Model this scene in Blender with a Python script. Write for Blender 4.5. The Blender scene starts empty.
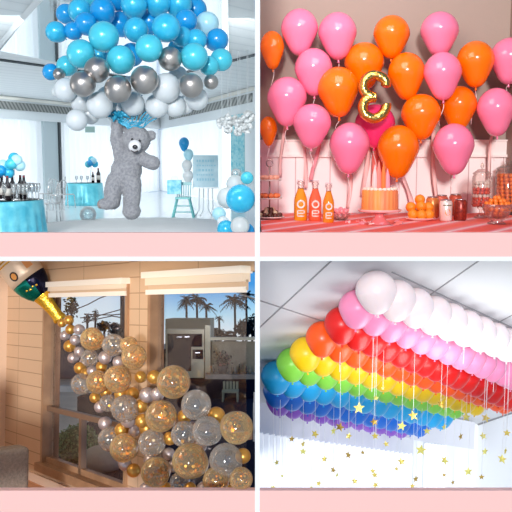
import bpy, math, random
from mathutils import Vector, Matrix
random.seed(7)
R = math.radians
S = bpy.context.scene
COL = S.collection

# ---------------------------------------------------------------- camera, sky, sun, exposure
CAM = Vector((0, 0, 5.0))
PITCH = R(7.125)
FPX = 768.0                                   # 54 mm on a 36 mm sensor, 512 px frame
cd = bpy.data.cameras.new('camera'); cam = bpy.data.objects.new('camera', cd); COL.objects.link(cam)
cam.location = CAM; cam.rotation_euler = (R(90) - PITCH, 0, 0)
cd.lens = 54; cd.sensor_width = 36; cd.clip_end = 400
S.camera = cam
AX = Vector((1, 0, 0)); AF = Vector((0, math.cos(PITCH), -math.sin(PITCH))); AU = Vector((0, math.sin(PITCH), math.cos(PITCH)))

world = bpy.data.worlds.new('sky'); S.world = world; world.use_nodes = True
wn, wl = world.node_tree.nodes, world.node_tree.links
bg = wn['Background']; bg.inputs[1].default_value = 0.52
tc = wn.new('ShaderNodeTexCoord'); sx = wn.new('ShaderNodeSeparateXYZ'); wl.new(tc.outputs['Generated'], sx.inputs[0])
mr = wn.new('ShaderNodeMapRange'); mr.inputs[1].default_value = -0.232; mr.inputs[2].default_value = -0.16
wl.new(sx.outputs[2], mr.inputs[0])
cr = wn.new('ShaderNodeValToRGB')
cr.color_ramp.elements[0].position = 0.0; cr.color_ramp.elements[0].color = (1, 1, 1, 1)
cr.color_ramp.elements[1].position = 1.0; cr.color_ramp.elements[1].color = (0.07, 0.36, 0.85, 1)
e = cr.color_ramp.elements.new(0.45); e.color = (0.5, 0.82, 1.0, 1)
wl.new(mr.outputs[0], cr.inputs[0])
nz = wn.new('ShaderNodeTexNoise'); nz.inputs['Scale'].default_value = 5; nz.inputs['Detail'].default_value = 5
wl.new(tc.outputs['Generated'], nz.inputs['Vector'])
nr = wn.new('ShaderNodeMapRange'); nr.inputs[1].default_value = 0.5; nr.inputs[2].default_value = 0.72
wl.new(nz.outputs[0], nr.inputs[0])
mx = wn.new('ShaderNodeMixRGB'); mx.inputs[2].default_value = (0.9, 0.98, 1.02, 1)
xr_ = wn.new('ShaderNodeMapRange'); xr_.inputs[1].default_value = -0.10; xr_.inputs[2].default_value = -0.19; xr_.inputs[4].default_value = 0.75
wl.new(sx.outputs[0], xr_.inputs[0])
mxx = wn.new('ShaderNodeMath'); mxx.operation = 'MAXIMUM'; wl.new(nr.outputs[0], mxx.inputs[0]); wl.new(xr_.outputs[0], mxx.inputs[1])
wl.new(mxx.outputs[0], mx.inputs[0]); wl.new(cr.outputs[0], mx.inputs[1]); lo_ = wn.new('ShaderNodeMapRange'); lo_.inputs[1].default_value = -0.34; lo_.inputs[2].default_value = -0.25; lo_.inputs[3].default_value = 0.55; lo_.inputs[4].default_value = 1.75
wl.new(sx.outputs[2], lo_.inputs[0])
hi_ = wn.new('ShaderNodeMapRange'); hi_.inputs[1].default_value = -0.12; hi_.inputs[2].default_value = 0.05; hi_.inputs[3].default_value = 0.0; hi_.inputs[4].default_value = 0.75
wl.new(sx.outputs[2], hi_.inputs[0])
sb_ = wn.new('ShaderNodeMath'); sb_.operation = 'SUBTRACT'; wl.new(lo_.outputs[0], sb_.inputs[0]); wl.new(hi_.outputs[0], sb_.inputs[1])
sv_ = wn.new('ShaderNodeVectorMath'); sv_.operation = 'SCALE'; wl.new(mx.outputs[0], sv_.inputs[0]); wl.new(sb_.outputs[0], sv_.inputs['Scale'])
wl.new(sv_.outputs[0], bg.inputs[0])   # brightest just above the land, dimmer ground below it

def lamp(name, kind, loc, to, energy, color=(1, 1, 1), size=1.0, size_y=None, angle=None):
    d = bpy.data.lights.new(name, kind); d.energy = energy; d.color = color
    o = bpy.data.objects.new(name, d); COL.objects.link(o); o.location = loc
    o.rotation_euler = (Vector(to) - Vector(loc)).to_track_quat('-Z', 'Y').to_euler()
    if kind == 'AREA':
        d.size = size
        if size_y: d.shape = 'RECTANGLE'; d.size_y = size_y
    if angle: d.angle = angle
    return o

# added flash-like fill for the open fronts, from behind and above the viewer
lamp('sun', 'SUN', (-1.0, -8, 7), (-0.3, 0, 5.55), 2.35, (1, 0.98, 0.97), angle=R(7))
# the hall: added fill lamps to brighten floor, bear and balloons
lamp('hall_floor_fill', 'AREA', (-2.6, 12.5, 7.22), (-3.2, 22, 3.5), 190, (0.9, 0.97, 1.0), 5.0, 3.0)
lamp('hall_rear_fill', 'AREA', (-6.5, 24, 7.2), (-6.5, 24, 3.5), 150, (0.9, 0.97, 1.0), 9.0, 8.0)
lamp('hall_front_fill', 'AREA', (-1.5, 5.0, 6.9), (-1.5, 9.5, 4.9), 45, (0.95, 0.98, 1.0), 2.2, 1.0)
# the party wall: added warm lamp over the table, in place of a flash
lamp('party_fill', 'AREA', (0.55, 4.25, 6.35), (0.85, 5.5, 5.1), 13, (1, 0.86, 0.74), 0.8)
# the window corner: added warm fill from above, out of view
lamp('corner_fill', 'AREA', (-1.5, 4.4, 4.2), (-1.3, 6.2, 3.3), 8, (1, 0.78, 0.55), 0.5)
# the patio beyond the window corner: added lamp out of view, standing in for daylight
lamp('patio_fill', 'AREA', (-13, 9, 3.6), (-1.5, 10, 2.2), 170, (1, 0.97, 0.92), 5.0)
# the white room: an uplight added out of view below the balloons to brighten the ceiling
lamp('up_fill', 'AREA', (1.6, 5.6, 2.6), (1.6, 6.2, 4.6), 23, (0.97, 0.99, 1.0), 1.2)
vs = S.view_settings
S.display_settings.display_device = 'sRGB'
vs.view_transform = 'Standard'; vs.look = 'None'; vs.gamma = 1; vs.exposure = 0.0; vs.use_curve_mapping = False
S.cycles.max_bounces = 8; S.cycles.transparent_max_bounces = 24; S.cycles.use_denoising = True
S.cycles.caustics_reflective = False; S.cycles.caustics_refractive = False

# ---------------------------------------------------------------- measuring helpers
def ray(px, py): return AF + AX * ((px - 256) / FPX) + AU * ((256 - py) / FPX)
def P(px, py, d): return CAM + ray(px, py) * d
def onz(px, py, z):
    r = ray(px, py); return CAM + r * ((z - CAM.z) / r.z)
def ony(px, py, y):
    r = ray(px, py); return CAM + r * ((y - CAM.y) / r.y)
def onp(px, py, p0, n):
    r = ray(px, py); return CAM + r * ((p0 - CAM).dot(n) / r.dot(n))

# ---------------------------------------------------------------- materials
def lin(c):
    return tuple(((v / 255) / 12.92 if v / 255 <= 0.04045 else ((v / 255 + 0.055) / 1.055) ** 2.4) for v in c) + (1,)
MATS = {}
def mat(name, rgb, rough=0.5, metal=0.0, coat=0.0, sheen=0.0, spec=0.5, sss=0.0, noise=None, bump=None, emit=None):
    """noise = (second rgb, scale); bump = (scale, strength)"""
    if name in MATS: return MATS[name]
    m = bpy.data.materials.new(name); m.use_nodes = True; MATS[name] = m
    n, l = m.node_tree.nodes, m.node_tree.links
    b = n['Principled BSDF']
    b.inputs['Base Color'].default_value = lin(rgb); b.inputs['Roughness'].default_value = rough
    b.inputs['Metallic'].default_value = metal; b.inputs['Coat Weight'].default_value = coat
    b.inputs['Specular IOR Level'].default_value = spec
    if sheen: b.inputs['Sheen Weight'].default_value = sheen
    if sss:
        b.inputs['Subsurface Weight'].default_value = sss; b.inputs['Subsurface Radius'].default_value = (0.06, 0.04, 0.03)
    t = None
    if noise or bump: t = n.new('ShaderNodeTexCoord')
    if noise:
        x = n.new('ShaderNodeTexNoise'); x.inputs['Scale'].default_value = noise[1]; x.inputs['Detail'].default_value = 4
        c = n.new('ShaderNodeValToRGB'); c.color_ramp.elements[0].position = 0.35; c.color_ramp.elements[1].position = 0.65
        c.color_ramp.elements[0].color = lin(rgb); c.color_ramp.elements[1].color = lin(noise[0])
        l.new(t.outputs['Object'], x.inputs['Vector']); l.new(x.outputs[0], c.inputs[0]); l.new(c.outputs[0], b.inputs['Base Color'])
    if bump:
        x = n.new('ShaderNodeTexNoise'); x.inputs['Scale'].default_value = bump[0]; x.inputs['Detail'].default_value = 3
        u = n.new('ShaderNodeBump'); u.inputs['Strength'].default_value = bump[1]; u.inputs['Distance'].default_value = 0.02
        l.new(t.outputs['Object'], x.inputs['Vector']); l.new(x.outputs[0], u.inputs['Height']); l.new(u.outputs[0], b.inputs['Normal'])
    if emit:
        b.inputs['Emission Color'].default_value = lin(emit[0]); b.inputs['Emission Strength'].default_value = emit[1]
    return m
def clear(name, tint, gloss=0.12, haze=0.06, haze_rgb=(255, 255, 255), rough=0.05):
    """thin transparent film: see-through, mirror-like towards its rim, a little milky"""
    if name in MATS: return MATS[name]
    m = bpy.data.materials.new(name); m.use_nodes = True; MATS[name] = m
    n, l = m.node_tree.nodes, m.node_tree.links
    n.remove(n['Principled BSDF'])
    t = n.new('ShaderNodeBsdfTransparent'); t.inputs[0].default_value = lin(tint)
    d = n.new('ShaderNodeBsdfDiffuse'); d.inputs[0].default_value = lin(haze_rgb)
    g = n.new('ShaderNodeBsdfGlossy'); g.inputs['Roughness'].default_value = rough
    lw = n.new('ShaderNodeLayerWeight'); lw.inputs[0].default_value = 0.35
    hz = n.new('ShaderNodeMapRange'); hz.inputs[3].default_value = haze; hz.inputs[4].default_value = min(1, haze * 4)
    l.new(lw.outputs['Facing'], hz.inputs[0])
    m1 = n.new('ShaderNodeMixShader'); l.new(hz.outputs[0], m1.inputs[0]); l.new(t.outputs[0], m1.inputs[1]); l.new(d.outputs[0], m1.inputs[2])
    fr = n.new('ShaderNodeMapRange'); fr.inputs[3].default_value = gloss * 0.5; fr.inputs[4].default_value = min(1, gloss * 4)
    l.new(lw.outputs['Fresnel'], fr.inputs[0])
    m2 = n.new('ShaderNodeMixShader'); l.new(fr.outputs[0], m2.inputs[0]); l.new(m1.outputs[0], m2.inputs[1]); l.new(g.outputs[0], m2.inputs[2])
    l.new(m2.outputs[0], n['Material Output'].inputs[0])
    return m
def ramp_mat(name, tex, stops, rough=0.5, scale=(1, 1, 1), rot=(0, 0, 0), bumpd=0.0, **kw):
    """Principled surface coloured by a texture node through a constant or linear ramp"""
    if name in MATS: return MATS[name]
    m = bpy.data.materials.new(name); m.use_nodes = True; MATS[name] = m
    n, l = m.node_tree.nodes, m.node_tree.links; b = n['Principled BSDF']; b.inputs['Roughness'].default_value = rough
    t = n.new('ShaderNodeTexCoord'); mp = n.new('ShaderNodeMapping'); mp.inputs['Scale'].default_value = scale; mp.inputs['Rotation'].default_value = rot
    l.new(t.outputs['Object'], mp.inputs[0])
    x = n.new(tex); l.new(mp.outputs[0], x.inputs['Vector'])
    for k, v in kw.items():
        if k == 'props':
            for a, c in v.items(): setattr(x, a, c)
        else: x.inputs[k].default_value = v
    c = n.new('ShaderNodeValToRGB'); els = c.color_ramp.elements
    while len(els) > 1: els.remove(els[-1])
    els[0].position = stops[0][0]; els[0].color = lin(stops[0][1])
    for p_, col in stops[1:]:
        q = els.new(p_); q.color = lin(col)
    out = x.outputs['Fac'] if 'Fac' in x.outputs else x.outputs[0]
    l.new(out, c.inputs[0]); l.new(c.outputs[0], b.inputs['Base Color'])
    if bumpd:
        u = n.new('ShaderNodeBump'); u.inputs['Strength'].default_value = bumpd; u.inputs['Distance'].default_value = 0.01
        l.new(out, u.inputs['Height']); l.new(u.outputs[0], b.inputs['Normal'])
    return m

# ---------------------------------------------------------------- mesh helpers
class MB:
    def __init__(s): s.v = []; s.f = []; s.m = []; s.k = 0
    def _add(s, vs, fs):
        o = len(s.v); s.v += [tuple(x) for x in vs]; s.f += [tuple(i + o for i in f) for f in fs]; s.m += [s.k] * len(fs); return s
    def box(s, c, d, M=None):
        c = Vector(c); h = Vector(d) / 2
        vs = [Vector((sx_ * h.x, sy_ * h.y, sz_ * h.z)) for sx_ in (-1, 1) for sy_ in (-1, 1) for sz_ in (-1, 1)]
        vs = [c + (M @ v if M else v) for v in vs]
        return s._add(vs, [(0, 1, 3, 2), (4, 6, 7, 5), (0, 4, 5, 1), (2, 3, 7, 6), (0, 2, 6, 4), (1, 5, 7, 3)])
    def b2(s, a, b): # box between two corners
        a = Vector(a); b = Vector(b); return s.box((a + b) / 2, [abs(x) for x in (b - a)])
    def poly(s, pts): return s._add(pts, [tuple(range(len(pts)))])
    def prism(s, pts, vec):
        n = len(pts); vec = Vector(vec); pts = [Vector(p) for p in pts]
        return s._add(pts + [p + vec for p in pts], [tuple(range(n))[::-1], tuple(range(n, 2 * n))] + [(i, (i + 1) % n, n + (i + 1) % n, n + i) for i in range(n)])
    def tube(s, pts, r, n=8, cap=True, closed=False, flat=1.0):
        pts = [Vector(p) for p in pts]; N = len(pts); rs = r if isinstance(r, (list, tuple)) else [r] * N
        vs = []; up = None
        for i, p in enumerate(pts):
            a = pts[(i - 1) % N] if (closed or i > 0) else p; b = pts[(i + 1) % N] if (closed or i < N - 1) else p
            t = (b - a).normalized() if (b - a).length > 1e-9 else Vector((0, 0, 1))
            if up is None:
                up = Vector((0, 0, 1)) if abs(t.z) < 0.9 else Vector((1, 0, 0))
            x = (up - t * up.dot(t)).normalized(); up = x; y = t.cross(x)
            for k in range(n):
                q = 2 * math.pi * k / n; vs.append(p + x * (math.cos(q) * rs[i]) + y * (math.sin(q) * rs[i] * flat))
        fs = []
        for i in range(N if closed else N - 1):
            j = (i + 1) % N
            for k in range(n):
                fs.append((i * n + k, i * n + (k + 1) % n, j * n + (k + 1) % n, j * n + k))
        if cap and not closed: fs += [tuple(range(n))[::-1], tuple((N - 1) * n + k for k in range(n))]
        return s._add(vs, fs)
    def lathe(s, prof, M=None, n=20, wob=None):
        M = M or Matrix.Identity(4); vs = []
        for (r, z) in prof:
            for k in range(n):
                q = 2 * math.pi * k / n; rr = r * (wob(q, z) if wob else 1); vs.append(M @ Vector((rr * math.cos(q), rr * math.sin(q), z)))
        fs = [(i * n + k, i * n + (k + 1) % n, (i + 1) * n + (k + 1) % n, (i + 1) * n + k) for i in range(len(prof) - 1) for k in range(n)]
        if prof[0][0] > 1e-6: fs.append(tuple(range(n))[::-1])
        if prof[-1][0] > 1e-6: fs.append(tuple((len(prof) - 1) * n + k for k in range(n)))
        return s._add(vs, fs)
    def ell(s, c, r, M=None, nu=14, nv=9):
        c = Vector(c); r = (r, r, r) if isinstance(r, (int, float)) else r
        L = Matrix.Translation(c) @ (M.to_4x4() if M else Matrix.Identity(4)) @ Matrix.Diagonal((*r, 1))
        pr = [(math.sin(math.pi * i / nv), -math.cos(math.pi * i / nv)) for i in range(nv + 1)]
        pr[0] = (1e-4, -1); pr[-1] = (1e-4, 1)
        return s.lathe(pr, L, nu)
    def mesh(s, name, mats, smooth=True, X=None):
        me = bpy.data.meshes.new(name); me.from_pydata(s.v, [], s.f)
        for m in (mats if isinstance(mats, (list, tuple)) else [mats]): me.materials.append(m)
        me.polygons.foreach_set('material_index', s.m)
        me.polygons.foreach_set('use_smooth', [smooth] * len(s.f))
        if X: me.transform(X)
        me.update(); return me
    def build(s, name, mats, parent=None, smooth=False, auto=False, F=None):
        """parent given: coordinates are the parent's own; else world coordinates with the origin at the base centre"""
        X = None
        if parent is None and s.v:
            lo = [min(v[i] for v in s.v) for i in range(3)]; hi = [max(v[i] for v in s.v) for i in range(3)]
            c = Vector(((lo[0] + hi[0]) / 2, (lo[1] + hi[1]) / 2, lo[2])); X = Matrix.Translation(-c)
        me = s.mesh(name, mats, smooth or auto, X)
        o = bpy.data.objects.new(name, me); COL.objects.link(o)
        if parent: o.parent = parent
        elif X: o.matrix_world = (F or Matrix.Identity(4)) @ Matrix.Translation(c)
        if auto:
            try: me.set_sharp_from_angle(angle=R(40))
            except Exception: pass
        return o
def tag(o, label, cat, group=None):
    o['label'] = label; o['category'] = cat
    if group: o['group'] = group
    return o
def thing(name, label, cat, M, group=None):
    o = bpy.data.objects.new(name, None); COL.objects.link(o); o.empty_display_size = 0.05
    o.matrix_world = M if isinstance(M, Matrix) else Matrix.Translation(Vector(M))
    return tag(o, label, cat, group)
def struct(o): o['kind'] = 'structure'; return o
def stuff(o): o['kind'] = 'stuff'; return o
def kids(o): return [c for c in bpy.data.objects if c.parent == o]
def copy_tree(o, parent=None):
    c = o.copy(); COL.objects.link(c); c.parent = parent
    for ch in KID.get(o.name, []): copy_tree(ch, c)
    return c
KID = {}
def reg(o): KID[o.name] = kids(o); [reg(c) for c in KID[o.name]]; return o
ORD = ['first', 'second', 'third', 'fourth', 'fifth', 'sixth', 'seventh', 'eighth', 'ninth', 'tenth', 'eleventh', 'twelfth', 'thirteenth', 'fourteenth',
       'fifteenth', 'sixteenth', 'seventeenth', 'eighteenth', 'nineteenth', 'twentieth', 'twenty-first', 'twenty-second', 'twenty-third', 'twenty-fourth',
       'twenty-fifth', 'twenty-sixth', 'twenty-seventh', 'twenty-eighth', 'twenty-ninth', 'thirtieth']
def basis(down):
    """rotation whose local -Z points along down"""
    z = -Vector(down).normalized(); a = Vector((0, -1, 0)) if abs(z.y) < 0.95 else Vector((1, 0, 0))
    x = a.cross(z).normalized(); y = z.cross(x); return Matrix((x, y, z)).transposed()

# balloon: the body is the thing, its tied knot a part
BM = {}
def balloon_mesh(kind, m):
    k = (kind, m.name)
    if k in BM: return BM[k]
    tear = {'tear': 0.27, 'round': 0.10, 'egg': 0.17}[kind]
    b = MB(); pr = []
    N = 22
    for i in range(N + 1):
        a = math.pi * i / N; z = -math.cos(a); r = math.sin(a)
        if z < 0:
            z = z * (1 + tear * (-z) ** 1.2); r *= 1 - tear * 0.62 * math.sin(math.pi * min(1, (-z) / (1 + tear))) * (0.4 + 0.6 * min(1, -z))
        pr.append((max(r, 0.012), z))
    b.lathe(pr, None, 28); body = b.mesh('balloon', m)
    z0 = -(1 + tear); q = MB()
    q.lathe([(0.055, z0 + 0.03), (0.035, z0 - 0.02), (0.06, z0 - 0.05), (0.035, z0 - 0.075), (0.07, z0 - 0.13), (0.078, z0 - 0.14), (0.06, z0 - 0.135)], None, 10)
    BM[k] = (body, q.mesh('knot', m)); return BM[k]
def balloon(kind, m, c, r, rz=None, down=(0, 0, -1), knot=True, name='balloon'):
    me, kn = balloon_mesh(kind, m)
    o = bpy.data.objects.new(name, me); COL.objects.link(o)
    rz = rz or r
    o.matrix_world = Matrix.Translation(Vector(c)) @ basis(down).to_4x4() @ Matrix.Diagonal((r, r, rz, 1))
    if knot:
        k = bpy.data.objects.new('knot', kn); COL.objects.link(k); k.parent = o
    return o
def attach(b, name, m, parent, world=True, smooth=True):
    """part given in world coordinates, hung under a thing already placed"""
    me = b.mesh(name, m, smooth, parent.matrix_world.inverted() if world else None)
    o = bpy.data.objects.new(name, me); COL.objects.link(o); o.parent = parent; return o

# ---------------------------------------------------------------- the four-room building: floor edges, dividing walls
WHITE = mat('white_paint', (250, 250, 248), 0.6)
PINK = mat('pink_paint', (255, 202, 192), 0.6)
YF = 4.0
def ez(py): return ony(256, py, YF).z
def board(name, x0, x1, r0, r1, m, y0=YF, y1=YF + 0.04):
    o = MB().b2((x0, y0, ez(r1)), (x1, y1, ez(r0))).build(name, m); return struct(o)
cx0, cx1 = ony(255.0, 240, YF).x, ony(259.9, 240, YF).x
board('trim_1', -2.4, cx0, 232.7, 256.6, PINK); board('trim_2', cx1, 2.2, 232.7, 256.6, PINK)
board('trim_3', -2.4, 2.2, 256.6, 261.0, WHITE)
board('trim_4', -2.4, cx0, 490.6, 530, PINK); board('trim_5', cx1, 2.4, 490.6, 530, PINK)
struct(MB().b2((cx0, YF - 0.004, ez(530)), (cx1, 14.5, ez(258))).build('wall_divider_lower', WHITE))
struct(MB().b2((cx0, YF - 0.004, ez(260)), (cx1, 40, 8.6)).build('wall_divider_upper', WHITE))
# raked slab between the storeys, running down behind the floor edge to the hall floor
sl = lambda y: CAM.z - 0.12755 * y
slab = MB().prism([(-6, YF + 0.04, ez(233.5)), (-6, YF + 0.04, ez(256.6)), (-6, 12.2, sl(12.2) + 0.005), (-6, 12.2, 3.5)], (6 - 0.001, 0, 0))
struct(slab.build('slab_raked', WHITE))
SLB = 0.03                                    # thinner under the party room
struct(MB().prism([(0.0, YF + 0.04, sl(YF) + SLB), (0.0, YF + 0.04, sl(YF) + 0.002), (0.0, 6.3, sl(6.3) + 0.002), (0.0, 6.3, sl(6.3) + SLB)], (2.2, 0, 0)).build('slab_party', WHITE))
# ================================================================ the hall (bear)
FZ, CZ = 3.5, 7.25
wht = mat('hall_white', (243, 247, 249), 0.55)
cl, cc, cr_ = onz(0, 95, CZ), onz(160, 112, CZ), onz(254, 86, CZ)
lw_end = cc + (cl - cc) * 1.7
rw_end = cc + (cr_ - cc) * 1.0
floor_m = ramp_mat('hall_floor_tiles', 'ShaderNodeTexBrick', [(0, (238, 243, 246)), (1, (226, 233, 238))], 0.16, (1, 1, 1), props={'offset': 0.0},
                   **{'Scale': 1.0, 'Mortar Size': 0.012, 'Brick Width': 1.2, 'Row Height': 1.2, 'Color1': (0, 0, 0, 1), 'Color2': (0, 0, 0, 1), 'Mortar': (1, 1, 1, 1)})
struct(MB().b2((-34, 12.2, FZ - 0.1), (-0.02, 42, FZ)).build('floor_hall', floor_m))
ceil_m = ramp_mat('hall_ceiling_slats', 'ShaderNodeTexWave', [(0, (226, 232, 235)), (0.06, (240, 244, 246)), (1, (243, 247, 249))], 0.5, (1, 1, 1), (0, 0, R(38)), props={'bands_direction': 'X'}, **{'Scale': 0.55})
struct(MB().b2((-34, 9.2, CZ), (-0.02, 42, CZ + 0.1)).build('ceiling_hall', ceil_m))
# mirror panel let into the ceiling and its dark edge
mirror = mat('ceiling_mirror', (236, 243, 246), 0.06, 1.0)
fc = onz(152, 80, CZ)
a_, b_, c_ = onz(38, 0, CZ), onz(-10, 58, CZ), onz(229, 62, CZ)
d_ = onz(226, 0, CZ); 
up = Vector((0, 0, 1)); dz = Vector((0, 0, -0.02))
pts = [onz(44, -6, CZ) , onz(0, 50, CZ), fc, onz(229, 61, CZ), onz(228, -6, CZ)]
struct(MB().prism([p + dz for p in pts], (0, 0, 0.019)).build('trim_ceiling_mirror', mirror))
dark = mat('dark_trim', (70, 78, 84), 0.4)
for i, (p, q) in enumerate(((onz(-12, 57, CZ), fc), (fc, onz(262, 52, CZ)))):
    struct(MB().tube([p + dz, q + dz], 0.035, 4).build('trim_ceiling_line', dark))
struct(MB().tube([onz(-12, 57, CZ) + dz, onz(44, -8, CZ) + dz], 0.06, 4).build('trim_ceiling_line', wht))
# two far walls, each with bulkhead, grille, cornice painted cream for the cove light
def hall_wall(name, p, q, grille):
    d = (q - p); d.z = 0; L = d.length; d.normalize(); n = Vector((d.y, -d.x, 0))
    if n.dot(CAM - p) < 0: n = -n
    p0 = Vector((p.x, p.y, 0)); q0 = Vector((q.x, q.y, 0))
    back = n * -0.7
    struct(MB().prism([p0 + back + Vector((0, 0, FZ)), q0 + back + Vector((0, 0, FZ)), q0 + back + Vector((0, 0, CZ)), p0 + back + Vector((0, 0, CZ))], n * -0.15).build('wall_' + name, wht))
    zb = CAM.z + (CZ - CAM.z) * 0.646
    struct(MB().prism([p0 + Vector((0, 0, zb)), q0 + Vector((0, 0, zb)), q0 + Vector((0, 0, CZ)), p0 + Vector((0, 0, CZ))], back).build('trim_bulkhead_' + name, wht))
    struct(MB().prism([p0 + Vector((0, 0, CZ - 0.13)), q0 + Vector((0, 0, CZ - 0.13)), q0 + Vector((0, 0, CZ - 0.02)), p0 + Vector((0, 0, CZ - 0.02))], n * 0.05)
           .build('trim_cornice_' + name, mat('cornice', (250, 246, 236), 0.5)))
    a0, a1 = grille
    g0 = p0 + d * (L * a0); g1 = p0 + d * (L * a1)
    gm = ramp_mat('air_grille', 'ShaderNodeTexWave', [(0, (95, 98, 98)), (1, (175, 175, 170))], 0.4, (1, 1, 1), props={'bands_direction': 'DIAGONAL'}, **{'Scale': 2.5})
    go = MB().prism([g0 + Vector((0, 0, CZ - 0.47)), g1 + Vector((0, 0, CZ - 0.47)), g1 + Vector((0, 0, CZ - 0.2)), g0 + Vector((0, 0, CZ - 0.2))], n * 0.04)
    tag(go.build('air_grille', gm), 'long grey air grille high in the %s bulkhead of the white hall' % name, 'vent', 'air grilles under the hall ceiling')
    return p0, d, n, L, zb
W1 = hall_wall('left', lw_end, cc, (0.0, 0.97)); W2 = hall_wall('right', cc, rw_end, (0.15, 0.99))
sheer = mat('sheer_curtain', (250, 252, 253), 0.8)
nt = sheer.node_tree; tr = nt.nodes.new('ShaderNodeBsdfTranslucent'); tr.inputs[0].default_value = lin((250, 252, 255)); ms = nt.nodes.new('ShaderNodeMixShader'); ms.inputs[0].default_value = 0.5
nt.links.new(nt.nodes['Principled BSDF'].outputs[0], ms.inputs[1]); nt.links.new(tr.outputs[0], ms.inputs[2]); nt.links.new(ms.outputs[0], nt.nodes['Material Output'].inputs[0])
pane = mat('daylight_pane', (255, 255, 255), 0.5, emit=((240, 249, 255), 1.0))
def hpt(W, px, z):      # point of a wall seen at column px
    p0, d, n, L, zb = W; p = onp(px, 180, p0 + n * -0.2, n); p.z = z; return p
def curtain(W, pxa, pxb, label, m=sheer, off=-0.15, amp=0.06, per=0.34, grp='sheer curtains along the hall windows'):
    p0, d, n, L, zb = W; a = hpt(W, pxa, FZ + 0.03); b = hpt(W, pxb, FZ + 0.03); Lc = (b - a).length; N = max(12, int(Lc / per * 6)); u = (b - a).normalized()
    vs = []; fs = []
    for i in range(N + 1):
        t = Lc * i / N; o = amp * math.sin(2 * math.pi * t / per) + 0.3 * amp * math.sin(2.3 * t / per + 1)
        q = a + u * t + n * (off + 0.2 + o)
        vs += [q, Vector((q.x, q.y, zb))]
    fs = [(2 * i, 2 * i + 2, 2 * i + 3, 2 * i + 1) for i in range(N)]
    o = MB()._add(vs, fs).build('curtain', m, smooth=True)
    tag(o, label, 'curtain', grp); return o
WN = [0]
def window_pane(W, pxa, pxb):
    p0, d, n, L, zb = W; a = hpt(W, pxa, FZ + 0.12) + n * -0.44; b = hpt(W, pxb, FZ + 0.12) + n * -0.44; WN[0] += 1
    o = MB().prism([a, b, Vector((b.x, b.y, zb)), Vector((a.x, a.y, zb))], n * -0.03).build('window_%d' % WN[0], pane); struct(o)
    f = MB()
    for k in range(5):
        q = a + (b - a) * (k / 4); f.tube([q, Vector((q.x, q.y, zb))], 0.04, 4)
    attach(f, 'frame', wht, o)
window_pane(W1, -60, 41); window_pane(W1, 62, 158); window_pane(W2, 162, 222)
curtain(W1, -60, 20, 'white sheer curtain behind the table with wine bottles'); curtain(W1, 20, 43, 'white sheer curtain beside the grey wall panel')
curtain(W1, 61, 84, 'white sheer curtain just past the dark post'); curtain(W1, 84, 112, 'white sheer curtain behind the far turquoise table'); curtain(W1, 112, 158, 'white sheer curtain behind the hanging bear')
curtain(W2, 162, 192, 'white sheer curtain behind the turquoise high chair'); curtain(W2, 192, 222, 'white sheer curtain behind the board on the easel')
curtain(W2, 242, 254, 'turquoise shimmer curtain beside the dividing wall', mat('shimmer', (120, 205, 220), 0.3, 0.3, noise=((190, 235, 240), 9)), off=0.15, amp=0.05, per=0.25, grp=None)
p0, d, n, L, zb = W1
a, b = hpt(W1, 43, FZ), hpt(W1, 57.2, FZ); struct(MB().prism([a, b, Vector((b.x, b.y, zb)), Vector((a.x, a.y, zb))], n * 0.1).build('wall_panel', mat('pale_panel', (205, 218, 222), 0.5)))
a, b = hpt(W1, 57.2, FZ), hpt(W1, 59.2, FZ); struct(MB().prism([a, b, Vector((b.x, b.y, zb)), Vector((a.x, a.y, zb))], n * 0.16).build('pillar_post', mat('dark_post', (60, 66, 70), 0.4)))
struct(MB().b2((-30, 9, FZ), (-29.8, 42, CZ)).build('wall_hall_side', wht))
# exit sign hung in front of the curtains
q = P(90, 129.5, 26)
es = thing('exit_sign', 'small grey green sign hanging high before the white curtains', 'sign', q)
MB().box((0, 0, 0), (0.32, 0.04, 0.2)).build('sign_box', mat('sign_green', (150, 178, 172), 0.5), es)
MB().tube([(-0.1, 0, 0.1), (-0.1, 0, CZ - q.z)], 0.008, 5).tube([(0.1, 0, 0.1), (0.1, 0, CZ - q.z)], 0.008, 5).build('hanger', wht, es)

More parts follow.
